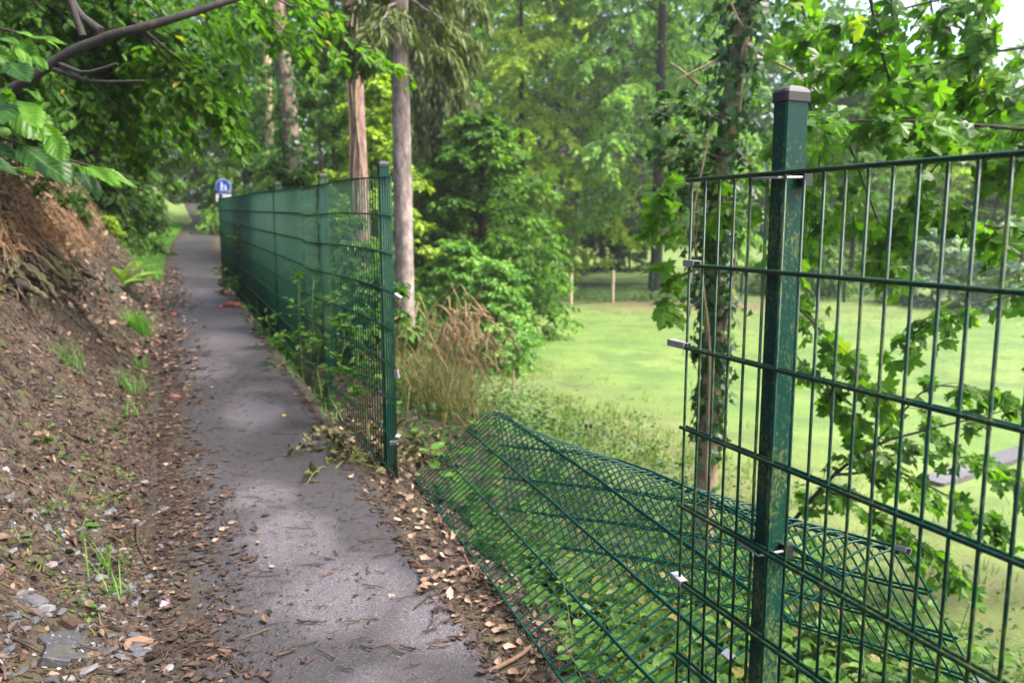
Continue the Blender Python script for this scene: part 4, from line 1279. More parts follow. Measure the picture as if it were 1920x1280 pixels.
def herb(name, label, cat, p, h, pairs, size, lm='f_herb', T=SERR, nstem=3, group=None, lean=.25, spread=.05):
    root = thing(name, label, cat, p, group)
    lf, wd = G(), G()
    for s in range(nstem):
        a = rng.uniform(0, 6.28); b0 = np.asarray(p) + [rng.normal(0, spread), rng.normal(0, spread), -.02]
        hh = h * rng.uniform(.6, 1.1)
        d = np.array([math.cos(a) * lean, math.sin(a) * lean, 1]); q = np.linspace(0, 1, 6)[:, None]
        pl = b0 + d * hh * q + np.array([math.cos(a), math.sin(a), 0]) * (lean * hh * q ** 2)
        wd.tube(pl, np.linspace(.0032, .0012, 6), 5, rng.uniform(.3, 1))
        zz = np.linspace(.25, 1, pairs)
        c = polyl(pl, zz); ph = rng.uniform(0, 3)
        X, P_, S_ = [], [], []
        for k in range(pairs):
            for m_ in range(2):
                an = ph + k * 1.57 + m_ * math.pi
                X.append([math.cos(an), math.sin(an), .25 - .6 * (1 - zz[k]) + rng.normal(0, .15)]); P_.append(c[k] + np.array(X[-1]) * .01)
                S_.append(size * (1.0 - .55 * zz[k] ** 3) * rng.uniform(.75, 1.2))
        lf.inst(T, np.array(P_), np.array(X), UP + rng.normal(0, .25, (len(X), 3)), np.array(S_), np.clip(np.repeat(.35 + .5 * zz, 2) + rng.normal(0, .12, len(X)), 0, 1))
    wd.obj("stem", MT['stem'], root)["kind"] = "stuff"; lf.obj("leaves", MT[lm], root)["kind"] = "stuff"
    return root


# nettles and weeds under and beyond the fallen panel
protos = [herb("nettle_plant", "x", "nettle", (0, 0, 0), .44, 5, .1, nstem=3), herb("nettle_plant", "x", "nettle", (0, 0, 0), .36, 4, .115, nstem=2, lm='f_cover'), herb("nettle_plant", "x", "nettle", (0, 0, 0), .32, 5, .08, nstem=4, lm='f_cover'),
          herb("weed_plant", "x", "weed", (0, 0, 0), .22, 4, .06, 'f_cover', L6, 3)]
spots = []
for i in range(2200):
    w = rng.random(); s_ = rng.uniform(.15, 2.6)
    P_, nr = FP[int(w * 50)]
    b0 = P_[0]; dn = np.array([math.cos(th[3]), math.sin(th[3])])
    xy_ = b0[:2] + dn * s_ * .95 + rng.normal(0, .05, 2)
    if all(np.hypot(*(xy_ - q)) > .1 for q in spots): spots.append(xy_)
    if len(spots) >= 190: break
for i, xy_ in enumerate(spots):
    z = float(H(xy_[0], xy_[1])) - .01
    t_, n_ = tn(xy_[0], xy_[1]); g_ = n_ - nc(t_) - .5
    k = int(rng.integers(0, 4)) if g_ > .45 else 3
    o = protos[k] if i < 0 else copy_tree(protos[k], (xy_[0], xy_[1], z), rng.uniform(0, 6.28), rng.uniform(.8, 1.4) * (1.12 if g_ > .6 else .55), None, (rng.normal(0, .12), rng.normal(0, .12)))
    under = g_ < 1.25
    o["label"] = ("small leafy weed growing up through the fallen mesh panel" if k == 3 else "serrated leaf nettle growing up through the fallen mesh panel") if under else ("small leafy weed on the slope below the fallen mesh panel" if k == 3 else "serrated leaf nettle on the slope beyond the fallen mesh panel")
    o["group"] = ("weeds" if k == 3 else "nettles") + (" under the fallen panel" if under else " on the slope behind the fallen panel")
for o in protos:
    for ch in list(o.children): bpy.data.objects.remove(ch)
    bpy.data.objects.remove(o)
for px, py, Y, h, lb in ((1120, 1210, 2.25, .3, "bright green young nettle poking through the mesh at the bottom"), (1165, 1262, 2.15, .24, "small bright nettle at the bottom edge beneath the fallen panel"), (985, 1030, 2.9, .26, "light green sprig on the left side of the fallen panel"), (955, 880, 3.5, .28, "bright leafy weed near the upper left end of the fallen panel"), (1090, 1150, 2.35, .2, "small pale weed just above the bright young nettle"), (1640, 1150, 2.6, .42, "pale nettle standing behind the lower right of the near fence"), (1530, 1200, 2.3, .4, "leafy nettle right of the near post's foot")):
    p = at(px, py, Y)
    p[2] = float(H(p[0], p[1]))
    herb("nettle_plant", lb, "nettle", p, h, 5, .055, nstem=3)

# bramble and ivy cover on the banks
def cover(n, xs, ys, hmax, size, keepf=None, lm='f_cover', name="ground_cover", T=L6, label="low bramble and ivy leaves covering the ground"):
    x = rng.uniform(*xs, n); y = rng.uniform(*ys, n)
    if keepf is not None:
        k = keepf(x, y) > rng.random(n); x, y = x[k], y[k]
    n = len(x)
    z = H(x, y) + hmax * rng.random(n) ** 1.5 * (.3 + fbm(x * 1.7, y * 1.7, 55))
    a = rng.uniform(0, 6.28, n)
    g = G(); g.inst(T, np.stack([x, y, z], -1), np.column_stack([np.cos(a), np.sin(a), rng.normal(-.15, .3, n)]), UP + rng.normal(0, .4, (n, 3)), size * rng.uniform(.5, 1.3, n), np.clip(rng.normal(.45, .22, n) + (fbm(x * .8, y * .8, 9) - .5) * .6, 0, 1))
    o = g.obj(name, MT[lm]); tag(o, label, "ground cover", kind="stuff"); return o


def kp_slope(x, y):
    t, n = tn(x, y); g_ = n - nc(t) - .5
    return np.clip((g_ - .35) / .3, 0, 1) * np.clip((4.6 - g_) / 2, 0, 1) * np.where((t < 4.6) & (g_ < 1.9), .13, 1)


cover(34000, (-6, 4), (1.2, 14), .26, .052, kp_slope)
cover(9000, (-1.6, 1.6), (4.3, 8.5), .45, .05, lambda x, y: kp_slope(x, y) * (fbm(x * 2, y * 2, 71) > .42), name="bramble_cover", label="bramble and ivy tangle right of the left fence's end post")


cover(9000, (.9, 4.2), (1.2, 6.5), .22, .05, lambda x, y: (kp_slope(x, y) > .5) * (fbm(x * 1.5, y * 1.5, 72) > .4) * (tn(x, y)[1] > 2.6), 'f_herb', 'weed_cover', label='low pale green weeds on the ground beyond the near fence')


def kp_bank(x, y):
    t, n = tn(x, y); e = nc(t) - .5 - n
    return np.clip((e - 1.6 + .4 * np.clip((t - 9) / 3, -1, 1)) / .7, 0, 1) * np.clip((t - 6.2) / 2, 0, 1) * (fbm(x * 1.2, y * 1.2, 33) > .43)


cover(30000, (-12, 0), (4, 18), .3, .06, kp_bank, name="bank_cover", label="small leaves covering the upper part of the left bank")

# lawn grass, verge grass
n = 130000
x = rng.uniform(-1, 17, n); y = 4 + 24 * rng.random(n) ** 1.5
t, nn = tn(x, y); r = 4.0 + 1.6 * fbm(x * .9, y * .9, 40) + 1.4 * np.clip((t - 9) / 6, 0, 1)
bare = lawn_bare(x, y)
k = (nn > r - .8) & (rng.random(n) > bare * .85) & ~((x - E0[0]) * en[0] + (y - E0[1]) * en[1] > -.15)
x, y = x[k], y[k]
g = G(); a = rng.uniform(0, 6.28, len(x)); sz = .013 + .0013 * y
g.inst(LN, np.stack([x, y, H(x, y) + .03], -1), np.column_stack([np.cos(a) * .7, np.sin(a) * .7, rng.uniform(.2, 1, len(x))]), UP + rng.normal(0, .6, (len(x), 3)), sz * rng.uniform(.6, 1.4, len(x)) * 1.3, np.clip(.5 + (fbm(x * .6, y * .6, 13) - .5) * 1.5 + (fbm(x * 2.4, y * 2.4, 14) - .5) * .7 + rng.normal(0, .07, len(x)), 0, .9))
tag(g.obj("lawn_grass", MT['grass']), "short bright grass of the lawn", "grass", kind="stuff")
g = G(); n = 5200
t = rng.uniform(15.3, 30, n); e = np.abs(rng.normal(.3, .25, n)) + .05
x, y = xy(t, nc(t) - .5 - e)
grass_tufts(g, x, y, H(x, y), 3, .11, .006, .6, .6, .2)
x, y = xy(rng.uniform(5, 16, 260), .9 + np.abs(rng.normal(.08, .06, 260)))
grass_tufts(g, x, y, H(x, y), 3, .1, .004, .5, .4, .2)
tag(g.obj("verge_grass", MT['tuft']), "fine grass on the verges of the path", "grass", kind="stuff")
# weedy rough between slope and lawn
g = G(); n = 9000; x = rng.uniform(-3, 5, n); y = rng.uniform(1.5, 17, n); t, nn = tn(x, y)
k = (nn - nc(t) > 2.0) & (nn < 7 - rng.random(n) * 2) & (fbm(x * 1.1, y * 1.1, 66) > .4); x, y = x[k], y[k]
grass_tufts(g, x, y, H(x, y), 3, .13, .005, .5, .75, .22)
tag(g.obj("rough_grass", MT['grass']), "rough weedy grass along the edge of the lawn", "grass", kind="stuff")

cover(9000, (-2, 14), (27.6, 33), .35, .13, lambda x, y: (fbm(x * .9, y * .9, 81) > .45) * np.clip((33 - y) / 4, 0, 1), 'f_mid', 'rough_cover', label='low weeds beyond the wire fence at the far side of the lawn')

# green tufts on the left bank
def gp(px, py):
    """ground point seen at a photo pixel"""
    o = np.array([0, 0, EYE]); d = at(px, py, 1.0) - o
    s = np.linspace(.8, 40, 4000); P = o + d * s[:, None]
    k = np.argmax(P[:, 2] < H(P[:, 0], P[:, 1]))
    return P[k]


for px, py, n_, h, w, lb in ((262, 622, 150, .24, .0035, "round bright green grass tuft at the left edge of the path"), (250, 740, 14, .22, .003, "thin grass tuft on the lower left bank above the leaning shoot"), (130, 690, 14, .2, .003, "grass tuft at the left on the brown bank"), (255, 780, 9, .16, .0025, "sparse grass tuft where bank meets path"), (205, 1075, 7, .17, .0026, "tuft of long bent grass blades among stones at lower left"), (205, 1120, 9, .11, .0026, "low grass tuft beside the slate slab"), (262, 690, 14, .15, .003, "small grass tuft below the round tuft on the path edge"), (520, 655, 30, .15, .003, "small grass tuft at the foot of the left fence")):
    p = gp(px, py); g = G()
    x = p[0] + rng.normal(0, .05 * h / .25, n_); y = p[1] + rng.normal(0, .05, n_)
    grass_tufts(g, x, y, H(x, y) - .01, 3, h, w, .55, .5, .2, .6)
    tag(g.obj("grass_tuft", MT['tuft'], loc=p), lb, "grass tuft")

# fern
p = gp(232, 540)
root = thing("fern", "pale green fern on the left bank beside a heap of red rotten wood", "fern", p)
for a, L, rise in ((-.1, .55, .32), (.5, .42, .45), (2.6, .5, .42), (1.4, .4, .5), (3.3, .4, .3), (-.6, .5, .2)):
    g = G(); q = np.linspace(0, 1, 18)
    d = np.array([math.cos(a), math.sin(a), 0])
    c = p + d * (L * q)[:, None] + UP * (rise * q * (1.5 - q) * 1.2)[:, None]
    g.tube(c, np.linspace(.004, .001, 18), 4)
    pr = np.cross(d, UP)
    for sg_ in (-1, 1):
        m_ = 16
        sz = L * .32 * np.sin(np.linspace(.5, 3.0, m_))
        g.inst((L6[0] * [1, .75, 1], L6[1]), polyl(c, np.linspace(.15, 1, m_)), np.tile(pr * sg_ + d * .35 - UP * .15, (m_, 1)), np.tile(UP, (m_, 1)) + rng.normal(0, .1, (m_, 3)), sz, rng.uniform(.4, .9, m_))
    g.obj("frond", MT['fern'], root)

for px, py, h, R_, lm, lb in ((175, 352, .5, .4, 'f_yellow', "small yellowish leafy plant on top of the brown bank"), (245, 385, .55, .45, 'f_mid', "leafy plant hanging over the right shoulder of the brown bank"), (95, 325, .55, .45, 'f_mid', "dark leafy plant on the bank's crest below the hazel leaves"), (20, 330, .6, .5, 'f_deep', "dark plant overhanging the bank at the left picture edge"), (290, 410, .5, .4, 'f_deep', "dark small plant low on the bank's far shoulder"), (140, 400, .25, .22, 'f_herb', "tiny light green plant among dead bracken on the bank"), (205, 430, .2, .2, 'f_yellow', "tiny yellow green plant on the bank face left of the fern")):
    p = gp(px, py); root = thing("bank_plant", lb, "plant", p); lf, wd = G(), G()
    wd.tube(np.array([p - [0, 0, .05], p + [.02, 0, h * .4], p + [.05, -.02, h * .8]]), [.008, .006, .003], 5)
    crown(lf, wd, p, .02, h, R_, 22, .4, -.35, .9, .5, 9, .4, 11, .055, L6, .5, .2, .35, .35, lr=.006)
    wd.obj("stem", MT['twig'], root); lf.obj("foliage", MT[lm], root)

# seedlings with bright leaves at lower left
SD = "seedlings with clover like leaves at lower left"
sd = [herb("seedling", "small bright seedling with rounded leaves on the stony bank at lower left", "seedling", (0, 0, 0), h_, 2, s_, 'f_herb', L6, ns, SD, .3, .03) for h_, s_, ns in ((.05, .045, 4), (.07, .06, 3), (.04, .035, 5))]
SEEDP = [(45, 1060), (70, 1085), (130, 1105), (190, 1165), (130, 1010), (205, 935), (150, 870), (160, 965), (245, 1020), (215, 885), (110, 925), (250, 900), (185, 860), (165, 1065), (75, 950), (225, 830), (60, 820), (120, 1130), (170, 945), (222, 958), (240, 1060), (30, 1000), (100, 860), (340, 870), (150, 820), (200, 800), (95, 1000)]
for i, (px, py) in enumerate(SEEDP):
    p = gp(px, py)
    if i < 3: o = sd[i]; o.location = p.tolist()
    else: o = copy_tree(sd[i % 3], p, rng.uniform(0, 6), rng.uniform(.7, 1.3))

# wilted cut branch at the end of the left fence
p = gp(700, 850)
root = thing("wilted_branch", "heap of wilted olive green leafy twigs at the foot of the left fence's end", "branch", p)
lf, wd = G(), G()
for i in range(70):
    c = gp(rng.uniform(600, 850), rng.uniform(810, 885)); c[2] += .02
    if c[0] < -1.05 and c[1] < 3.7: continue
    a = rng.uniform(0, 6.28); d = np.array([math.cos(a), math.sin(a), rng.uniform(.0, .55)]); q = np.linspace(0, 1, 5)[:, None]
    pl = c + d * .28 * q - UP * .1 * q ** 2
    wd.tube(pl, np.linspace(.0035, .0015, 5), 4, rng.uniform(.3, 1))
    m_ = 11; X = d + rng.normal(0, .8, (m_, 3)) - UP * .25
    lf.inst(CURL, polyl(pl, rng.uniform(.2, 1, m_)), X, UP + rng.normal(0, .7, (m_, 3)), rng.uniform(.03, .075, m_), np.clip(rng.normal(.5, .3, m_), 0, 1))
wd.obj("twigs", MT['stem'], root)["kind"] = "stuff"; lf.obj("leaves", MT['wilt'], root)["kind"] = "stuff"

# hazel twig in the left foreground: big toothed leaves modelled with veins
def hazel_leaf(g, p, X, Z, L, W, v, cup=.12, droop=.25):
    X = unit(X); Z = unit(Z - X * np.dot(Z, X)); Yv = np.cross(Z, X)
    nu, nv = 45, 21
    u = np.linspace(0, 1, nu); s = np.linspace(-1, 1, nv)
    wid = np.interp(u, [0, .04, .15, .3, .5, .68, .82, .92, 1], [.03, .3, .68, .93, 1, .86, .58, .3, .0]) * W / 2
    tooth = 1 + .13 * ((u * 13) % 1 - .5) + .08 * ((u * 26) % 1 - .5)
    U, S_ = np.meshgrid(u, s, indexing='ij')
    edge = np.abs(S_) ** 6
    yy = S_ * wid[:, None] * (1 + (tooth[:, None] - 1) * edge)
    vph = (U * 8 - np.abs(S_) * 1.9)
    vein = np.abs(((vph) % 1) - .5) * 2
    rid = -.03 * L * (vein ** 2) * (np.abs(S_) ** .4) * np.sin(np.pi * np.clip(U * 1.05, 0, 1)) ** .5
    zz = rid - droop * L * U ** 2 + cup * np.abs(S_) * W * .5 + .02 * L * np.sin(U * 9 + S_ * 4)
    xx = U * L - .1 * L * np.abs(S_) * (1 - U) * 0 + .03 * L * np.abs(S_)
    V = p + xx[..., None] * X + yy[..., None] * Yv + zz[..., None] * Z
    i = (np.arange(nu - 1)[:, None] * nv + np.arange(nv - 1)[None]).ravel()
    g.add(V.reshape(-1, 3), np.stack([i, i + nv, i + nv + 1, i + 1], -1), v)
    mid = np.exp(-(S_ * 12) ** 2)
    return np.maximum(1 - vein.ravel() * 2.6, mid.ravel() * 1.2)


hz0 = at(-420, 700, 1.35); hz0[2] = float(H(hz0[0], hz0[1]))
root = thing("hazel_bush", "hazel twigs with big toothed green leaves reaching in at the left edge", "bush", hz0)
wd = G()
wd.tube(smooth_pl([hz0, hz0 + [-.02, .05, .9], at(-200, 330, 1.36), at(-60, 180, 1.36)], 20), np.linspace(.014, .006, 20), 7)
T1 = [(-200, 330), (-60, 240), (0, 258), (40, 272), (130, 300), (190, 318), (245, 335)]
T2 = [(-200, 300), (-60, 150), (0, 178), (60, 215), (100, 245)]
T3 = [(-150, 260), (-60, 40), (10, 55), (60, 70), (110, 75)]
tw = [smooth_pl([at(x, y, 1.36 - .00012 * i) for i, (x, y) in enumerate(T)], 16) for T in (T1, T2, T3)]
for t_ in tw: wd.tube(t_, np.linspace(.0042, .0014, 16), 6)
wd.obj("stem", MT['twig'], root, smooth=True)
# leaf base pixel, tip pixel, width factor, facing (0 broad side to us .. 1 edge on), colour
HL = [((35, 275), (126, 340), .62, .5, .2, 0), ((-60, 268), (42, 300), .5, .6, .15, 0), ((20, 205), (88, 262), .75, .25, .75, 0), ((25, 190), (72, 235), .55, .7, .95, 0), ((70, 235), (122, 288), .5, .35, .95, 1), ((90, 255), (112, 300), .5, .4, .7, 0),
      ((145, 320), (186, 368), .45, .3, .12, 0), ((165, 312), (252, 348), .3, .5, .95, 0), ((150, 315), (215, 345), .25, .6, .9, 0), ((-10, 200), (20, 165), .6, .4, .6, 0), ((-40, 190), (5, 225), .6, .5, .3, 0), ((0, 255), (20, 240), .6, .5, .9, 0),
      ((-35, 100), (33, 118), .7, .2, .55, 0), ((25, 82), (62, 118), .75, .2, .6, 0), ((30, 88), (60, 132), .4, .5, .9, 0), ((60, 105), (85, 128), .35, .5, .75, 0), ((60, 70), (118, 80), .28, .6, .95, 0), ((85, 75), (114, 92), .35, .6, .95, 1), ((30, 60), (64, 70), .5, .6, .9, 0), ((0, 72), (32, 82), .5, .5, .6, 0),
      ((60, 108), (80, 135), .5, .3, .25, 0), ((15, 120), (48, 150), .6, .3, .2, 0), ((-60, 290), (30, 325), .5, .6, .2, 0), ((28, 318), (60, 322), .25, .8, .9, 0), ((10, 165), (24, 195), .4, .6, .85, 0), ((100, 295), (130, 300), .5, .5, .8, 0), ((115, 305), (125, 325), .3, .5, .9, 0), ((45, 168), (78, 186), .25, .7, .7, 0)]
for (bx, by), (ex, ey), wf, edge, v, _ in HL:
    Yb = 1.34 + rng.normal(0, .03)
    b_ = at(bx, by, Yb); e_ = at(ex, ey, Yb + rng.normal(0, .035) - .02)
    L = np.linalg.norm(e_ - b_); back = unit(np.array([0, 0, EYE]) - b_)
    Z = unit(back * (1 - edge) + UP * (edge + .15) + rng.normal(0, .12, 3))
    g = G(); vn = hazel_leaf(g, b_, e_ - b_ + UP * .18 * L, Z, L * 1.0, L * wf * 1.0, v)
    o = g.obj("leaf", MT['f_hazel'], root, smooth=True)
    t_ = o.data.attributes.new("vein", 'FLOAT', 'POINT'); t_.data.foreach_set("value", np.clip(vn, 0, 1).astype(np.float32))

# mossy roots / stump on the left bank
p = gp(75, 540)
root = thing("tree_stump", "dark mossy rotten stump with roots in the left bank", "stump", p)
g = G()
for i in range(34):
    c = gp(rng.uniform(-10, 150), rng.uniform(455, 545)) + [0, 0, rng.uniform(-.02, .05)]
    a = rng.normal(0, .5); d = np.array([.8 * math.cos(a) + .1, -.5 + .5 * math.sin(a), -rng.uniform(.2, .75)]); q = np.linspace(0, 1, 9)
    pl = c + d * rng.uniform(.15, .42) * q[:, None] + UP * (.12 * q * (1 - q))[:, None] + rng.normal(0, .012, (9, 3))
    pl[:, 2] = np.maximum(pl[:, 2], H(pl[:, 0], pl[:, 1]) - .012)
    r_ = rng.choice([.012, .02, .035, .05], p=[.35, .35, .2, .1])
    g.tube(pl, np.linspace(r_, r_ * .3, 9) * rng.uniform(.75, 1.25, 9), 7, rng.random())
o = g.obj("root", MT['stump'], root, smooth=True); o["kind"] = "stuff"
g = G(); n = 900      # moss and rotten shreds over the roots
x0 = np.array([gp(rng.uniform(-10, 160), rng.uniform(450, 560)) for i in range(n)])
g.inst(L6, x0 + [0, 0, .01] + rng.normal(0, .02, (n, 3)), rng.normal(0, 1, (n, 3)) - UP * .5, UP + rng.normal(0, .7, (n, 3)), rng.uniform(.02, .06, n), np.clip(rng.normal(.25, .2, n), 0, 1))
g.obj("moss", MT['wilt'], root)["kind"] = "stuff"
# hanging dead fern and grass thatch on the bank
g = G(); n = 520
for i in range(n):
    c = gp(rng.uniform(-10, 190), rng.uniform(320, 480)) + [0, 0, rng.uniform(.02, .1)]
    d = unit(np.array([rng.uniform(.2, 1), rng.uniform(-.8, .1), -rng.uniform(.2, 1.2)])); q = np.linspace(0, 1, 5)
    pl = c + d * rng.uniform(.15, .45) * q[:, None] + UP * (.08 * q * (1 - q) * 3)[:, None]
    g.tube(pl, np.linspace(.006, .002, 5), 4, rng.uniform(0, .6), cap=False)
x0 = np.array([gp(rng.uniform(-10, 200), rng.uniform(335, 480)) for i in range(500)])
g.inst(CURL, x0 + [0, 0, .03], rng.normal(0, 1, (500, 3)) - UP * .6, UP + rng.normal(0, .7, (500, 3)), rng.uniform(.05, .12, 500), rng.uniform(.05, .7, 500))
tag(g.obj("dead_bracken", MT['dry']), "mat of dead brown fern stalks hanging on the left bank", "dead bracken", kind="stuff")

# ------------------------------------------------------------------ litter
def ico():
    f = (1 + 5 ** .5) / 2
    v = unit(np.array([[-1, f, 0], [1, f, 0], [-1, -f, 0], [1, -f, 0], [0, -1, f], [0, 1, f], [0, -1, -f], [0, 1, -f], [f, 0, -1], [f, 0, 1], [-f, 0, -1], [-f, 0, 1]]))
    F = [[0, 11, 5], [0, 5, 1], [0, 1, 7], [0, 7, 10], [0, 10, 11], [1, 5, 9], [5, 11, 4], [11, 10, 2], [10, 7, 6], [7, 1, 8], [3, 9, 4], [3, 4, 2], [3, 2, 6], [3, 6, 8], [3, 8, 9], [4, 9, 5], [2, 4, 11], [6, 2, 10], [8, 6, 7], [9, 8, 1]]
    v = list(map(tuple, v)); C = {}; F2 = []
    def m_(a, b_):
        k = (min(a, b_), max(a, b_))
        if k not in C: C[k] = len(v); v.append(tuple(unit(np.array(v[a]) + np.array(v[b_]))))
        return C[k]
    for a, b_, c in F:
        x, y, z = m_(a, b_), m_(b_, c), m_(c, a); F2 += [[a, x, z], [b_, y, x], [c, z, y], [x, y, z]]
    return np.array(v), np.array(F2)


IV, IF = ico()
ICO = (unit(np.array(IV[:12])), [np.array([[0, 11, 5], [0, 5, 1], [0, 1, 7], [0, 7, 10], [0, 10, 11], [1, 5, 9], [5, 11, 4], [11, 10, 2], [10, 7, 6], [7, 1, 8], [3, 9, 4], [3, 4, 2], [3, 2, 6], [3, 6, 8], [3, 8, 9], [4, 9, 5], [2, 4, 11], [6, 2, 10], [8, 6, 7], [9, 8, 1]])])


def chip_T(seed, k=6, thick=.05, asp=.45):
    r = np.random.default_rng(seed)
    a = np.sort(r.uniform(0, 6.28, k)) ; ra = r.uniform(.35, .55, k)
    xy_ = np.column_stack([np.cos(a) * ra, np.sin(a) * ra * asp])
    z = r.normal(0, .03, k)
    v = np.concatenate([np.column_stack([xy_, z - thick]), np.column_stack([xy_ * .92, z + thick])])
    q = np.arange(k); q2 = (q + 1) % k
    return (v, [np.stack([q, q2, k + q2, k + q], -1), (k + q)[None]])


CH = [chip_T(s_, 5 + s_ % 3, .03 + .02 * (s_ % 2), .3 + .12 * (s_ % 4)) for s_ in range(6)]
STN = [(ICO[0] * np.random.default_rng(s_).uniform(.7, 1.15, (12, 1)) * [.5, .36, .13 + .04 * (s_ % 3)], ICO[1]) for s_ in range(5)]


def scatter(n, tr, er, wfun):
    """points (t, offset from path centre) with acceptance wfun(t, m)"""
    t = rng.uniform(*tr, n); m_ = rng.uniform(*er, n)
    k = rng.random(n) < wfun(t, m_)
    t, m_ = t[k], m_[k]
    x, y = xy(t, nc(t) + m_)
    return x, y, t, m_


def put(g, Ts, x, y, size, v, lift=.0, tilt=.25):
    z = H(x, y); t, nn = tn(x, y); on_path = np.abs(nn - nc(t)) < .5
    z = np.where(on_path, np.maximum(z, Pz(t) + .008), z)
    N = np.where(on_path[:, None], UP, Hn(x, y)) + rng.normal(0, tilt, (len(x), 3)) * np.where(on_path, .25, 1)[:, None]
    a = rng.uniform(0, 6.28, len(x)); X = np.column_stack([np.cos(a), np.sin(a), np.zeros(len(x))])
    X = unit(X - N * ((X * N).sum(1) / (N * N).sum(1))[:, None])
    pick = rng.integers(0, len(Ts), len(x))
    for i, T in enumerate(Ts):
        k = pick == i
        if k.any(): g.inst(T, np.stack([x, y, z + lift], -1)[k], X[k], N[k], size[k], np.broadcast_to(v, (len(x),))[k])


def bankw(t, m_):      # dense on the left bank, on both path edges, thinning on the asphalt
    l = np.clip((-m_ - .36) / .12, 0, 1)
    near_l = np.exp(-((m_ + .4) / .17) ** 2) * .8 * (.45 + (fbm(t * 1.3, m_ * 2, 91) > .45))
    r_ = np.clip((m_ - .41) / .08, 0, 1) * np.clip((1.3 - m_) / .5, 0, 1)
    return np.maximum(np.maximum(l, near_l), r_)


# bark chips, leaf litter, needles
g = G()
x, y, t, m_ = scatter(80000, (1.2, 6.5), (-2.8, 1.5), bankw)
sz = np.clip(rng.lognormal(-4.05, .55, len(x)), .006, .08)
put(g, CH, x, y, sz, rng.beta(1.2, 2.3, len(x)), .003)
x, y, t, m_ = scatter(9000, (6.5, 18), (-2.8, 1.2), bankw)
put(g, CH, x, y, np.clip(rng.lognormal(-3.1, .4, len(x)), .02, .12), rng.beta(1.5, 2, len(x)), .004)
x, y, t, m_ = scatter(26000, (3.2, 9.5), (-2.6, -.38), bankw)
put(g, CH, x, y, np.clip(rng.lognormal(-3.7, .45, len(x)), .012, .08), rng.beta(1.0, 2.6, len(x)), .004, .35)
# sparse crumbs on the asphalt, in drifts
x, y, t, m_ = scatter(16000, (1.6, 9), (-.5, .5), lambda t, m_: .05 + .5 * (fbm(t * 1.1, m_ * 2.5, 95) > .55) * (fbm(t * 4, m_ * 5, 96)))
put(g, CH, x, y, np.clip(rng.lognormal(-4.7, .5, len(x)), .004, .03), rng.beta(1.2, 2.2, len(x)), .002)
tag(g.obj("bark_chips", MT['chips']), "brown bark chips strewn over the bank and path edges", "bark chips", kind="stuff")
g = G()
x, y, t, m_ = scatter(24000, (1.2, 7), (-3, 1.5), lambda t, m_: bankw(t, m_) * .8 * np.where(m_ > 0, .5, .6))
put(g, [CURL, L6], x, y, rng.uniform(.018, .055, len(x)), rng.beta(1.1, 2.6, len(x)), .004, .4)
x, y, t, m_ = scatter(11000, (7, 18), (-3.5, 1.2), bankw)
put(g, [CURL, L6], x, y, rng.uniform(.04, .09, len(x)), rng.beta(1.8, 1.5, len(x)), .008, .45)
x, y, t, m_ = scatter(700, (1.5, 6), (.3, .95), lambda t, m_: np.clip((m_ - .4) / .1, 0, 1) * (fbm(t * 2, m_ * 3, 44) > .42))
put(g, [CURL], x, y, rng.uniform(.025, .06, len(x)), rng.beta(2.0, 1.3, len(x)), .008, .4)
tag(g.obj("leaf_litter", MT['litter']), "dead brown leaves lying on the bank and along the path edges", "dead leaves", kind="stuff")
g = G()
x, y, t, m_ = scatter(46000, (1.2, 8), (-2.8, 1.2), lambda t, m_: np.maximum(bankw(t, m_) * .8, .05 + .22 * (fbm(t * 1.2, m_ * 2.2, 97) > .52)))
a = rng.uniform(0, 6.28, len(x)); L = rng.uniform(.015, .07, len(x)) * np.where(np.abs(m_) < .42, .6, 1)
tn2, nn2 = tn(x, y); z = np.maximum(H(x, y), np.where(np.abs(m_) < .5, Pz(tn2) + .008, -9)) + .006
P0_ = np.stack([x, y, z], -1); d = np.column_stack([np.cos(a) * L, np.sin(a) * L, 0 * a]); P1_ = P0_ + d; P1_[:, 2] = np.maximum(H(P1_[:, 0], P1_[:, 1]) + .006, np.where(np.abs(m_) < .5, z, -9))
g.rods(P0_, P1_, .0011, 3)
g.A = [rng.uniform(0, .9, len(np.concatenate(g.S)))]
tag(g.obj("needle_litter", MT['twig']), "fine brown needles and twiglets scattered on bank and path", "needles", kind="stuff")
g = G()
x, y, t, m_ = scatter(5500, (1.2, 5.5), (-2.2, -.3), lambda t, m_: np.clip((-m_ - .4) / .2, 0, 1) * np.clip((4.6 - t) / 2, .08, 1) * (.25 + (fbm(t * 1.6, m_ * 2, 61) > .46)))
put(g, STN, x, y, np.clip(rng.lognormal(-3.75, .45, len(x)), .01, .07), rng.beta(1.6, 1.6, len(x)), .003, .35)
tag(g.obj("gravel", MT['stone'], smooth=False), "small grey slate gravel on the lower left bank", "gravel", kind="stuff")

# individual stones
def stone_mesh(seed, asp=(1, .75, .3)):
    r = np.random.default_rng(seed)
    v = IV * (1 + .22 * r.normal(0, 1, (len(IV), 1)) * .5)
    v = v * asp * .5
    v[:, 2] = np.clip(v[:, 2], -.5, .12 + .02 * r.normal())
    g = G(); g.add(v, IF, r.uniform(.25, 1.0)); return g.mesh("stone", MT['stone'])


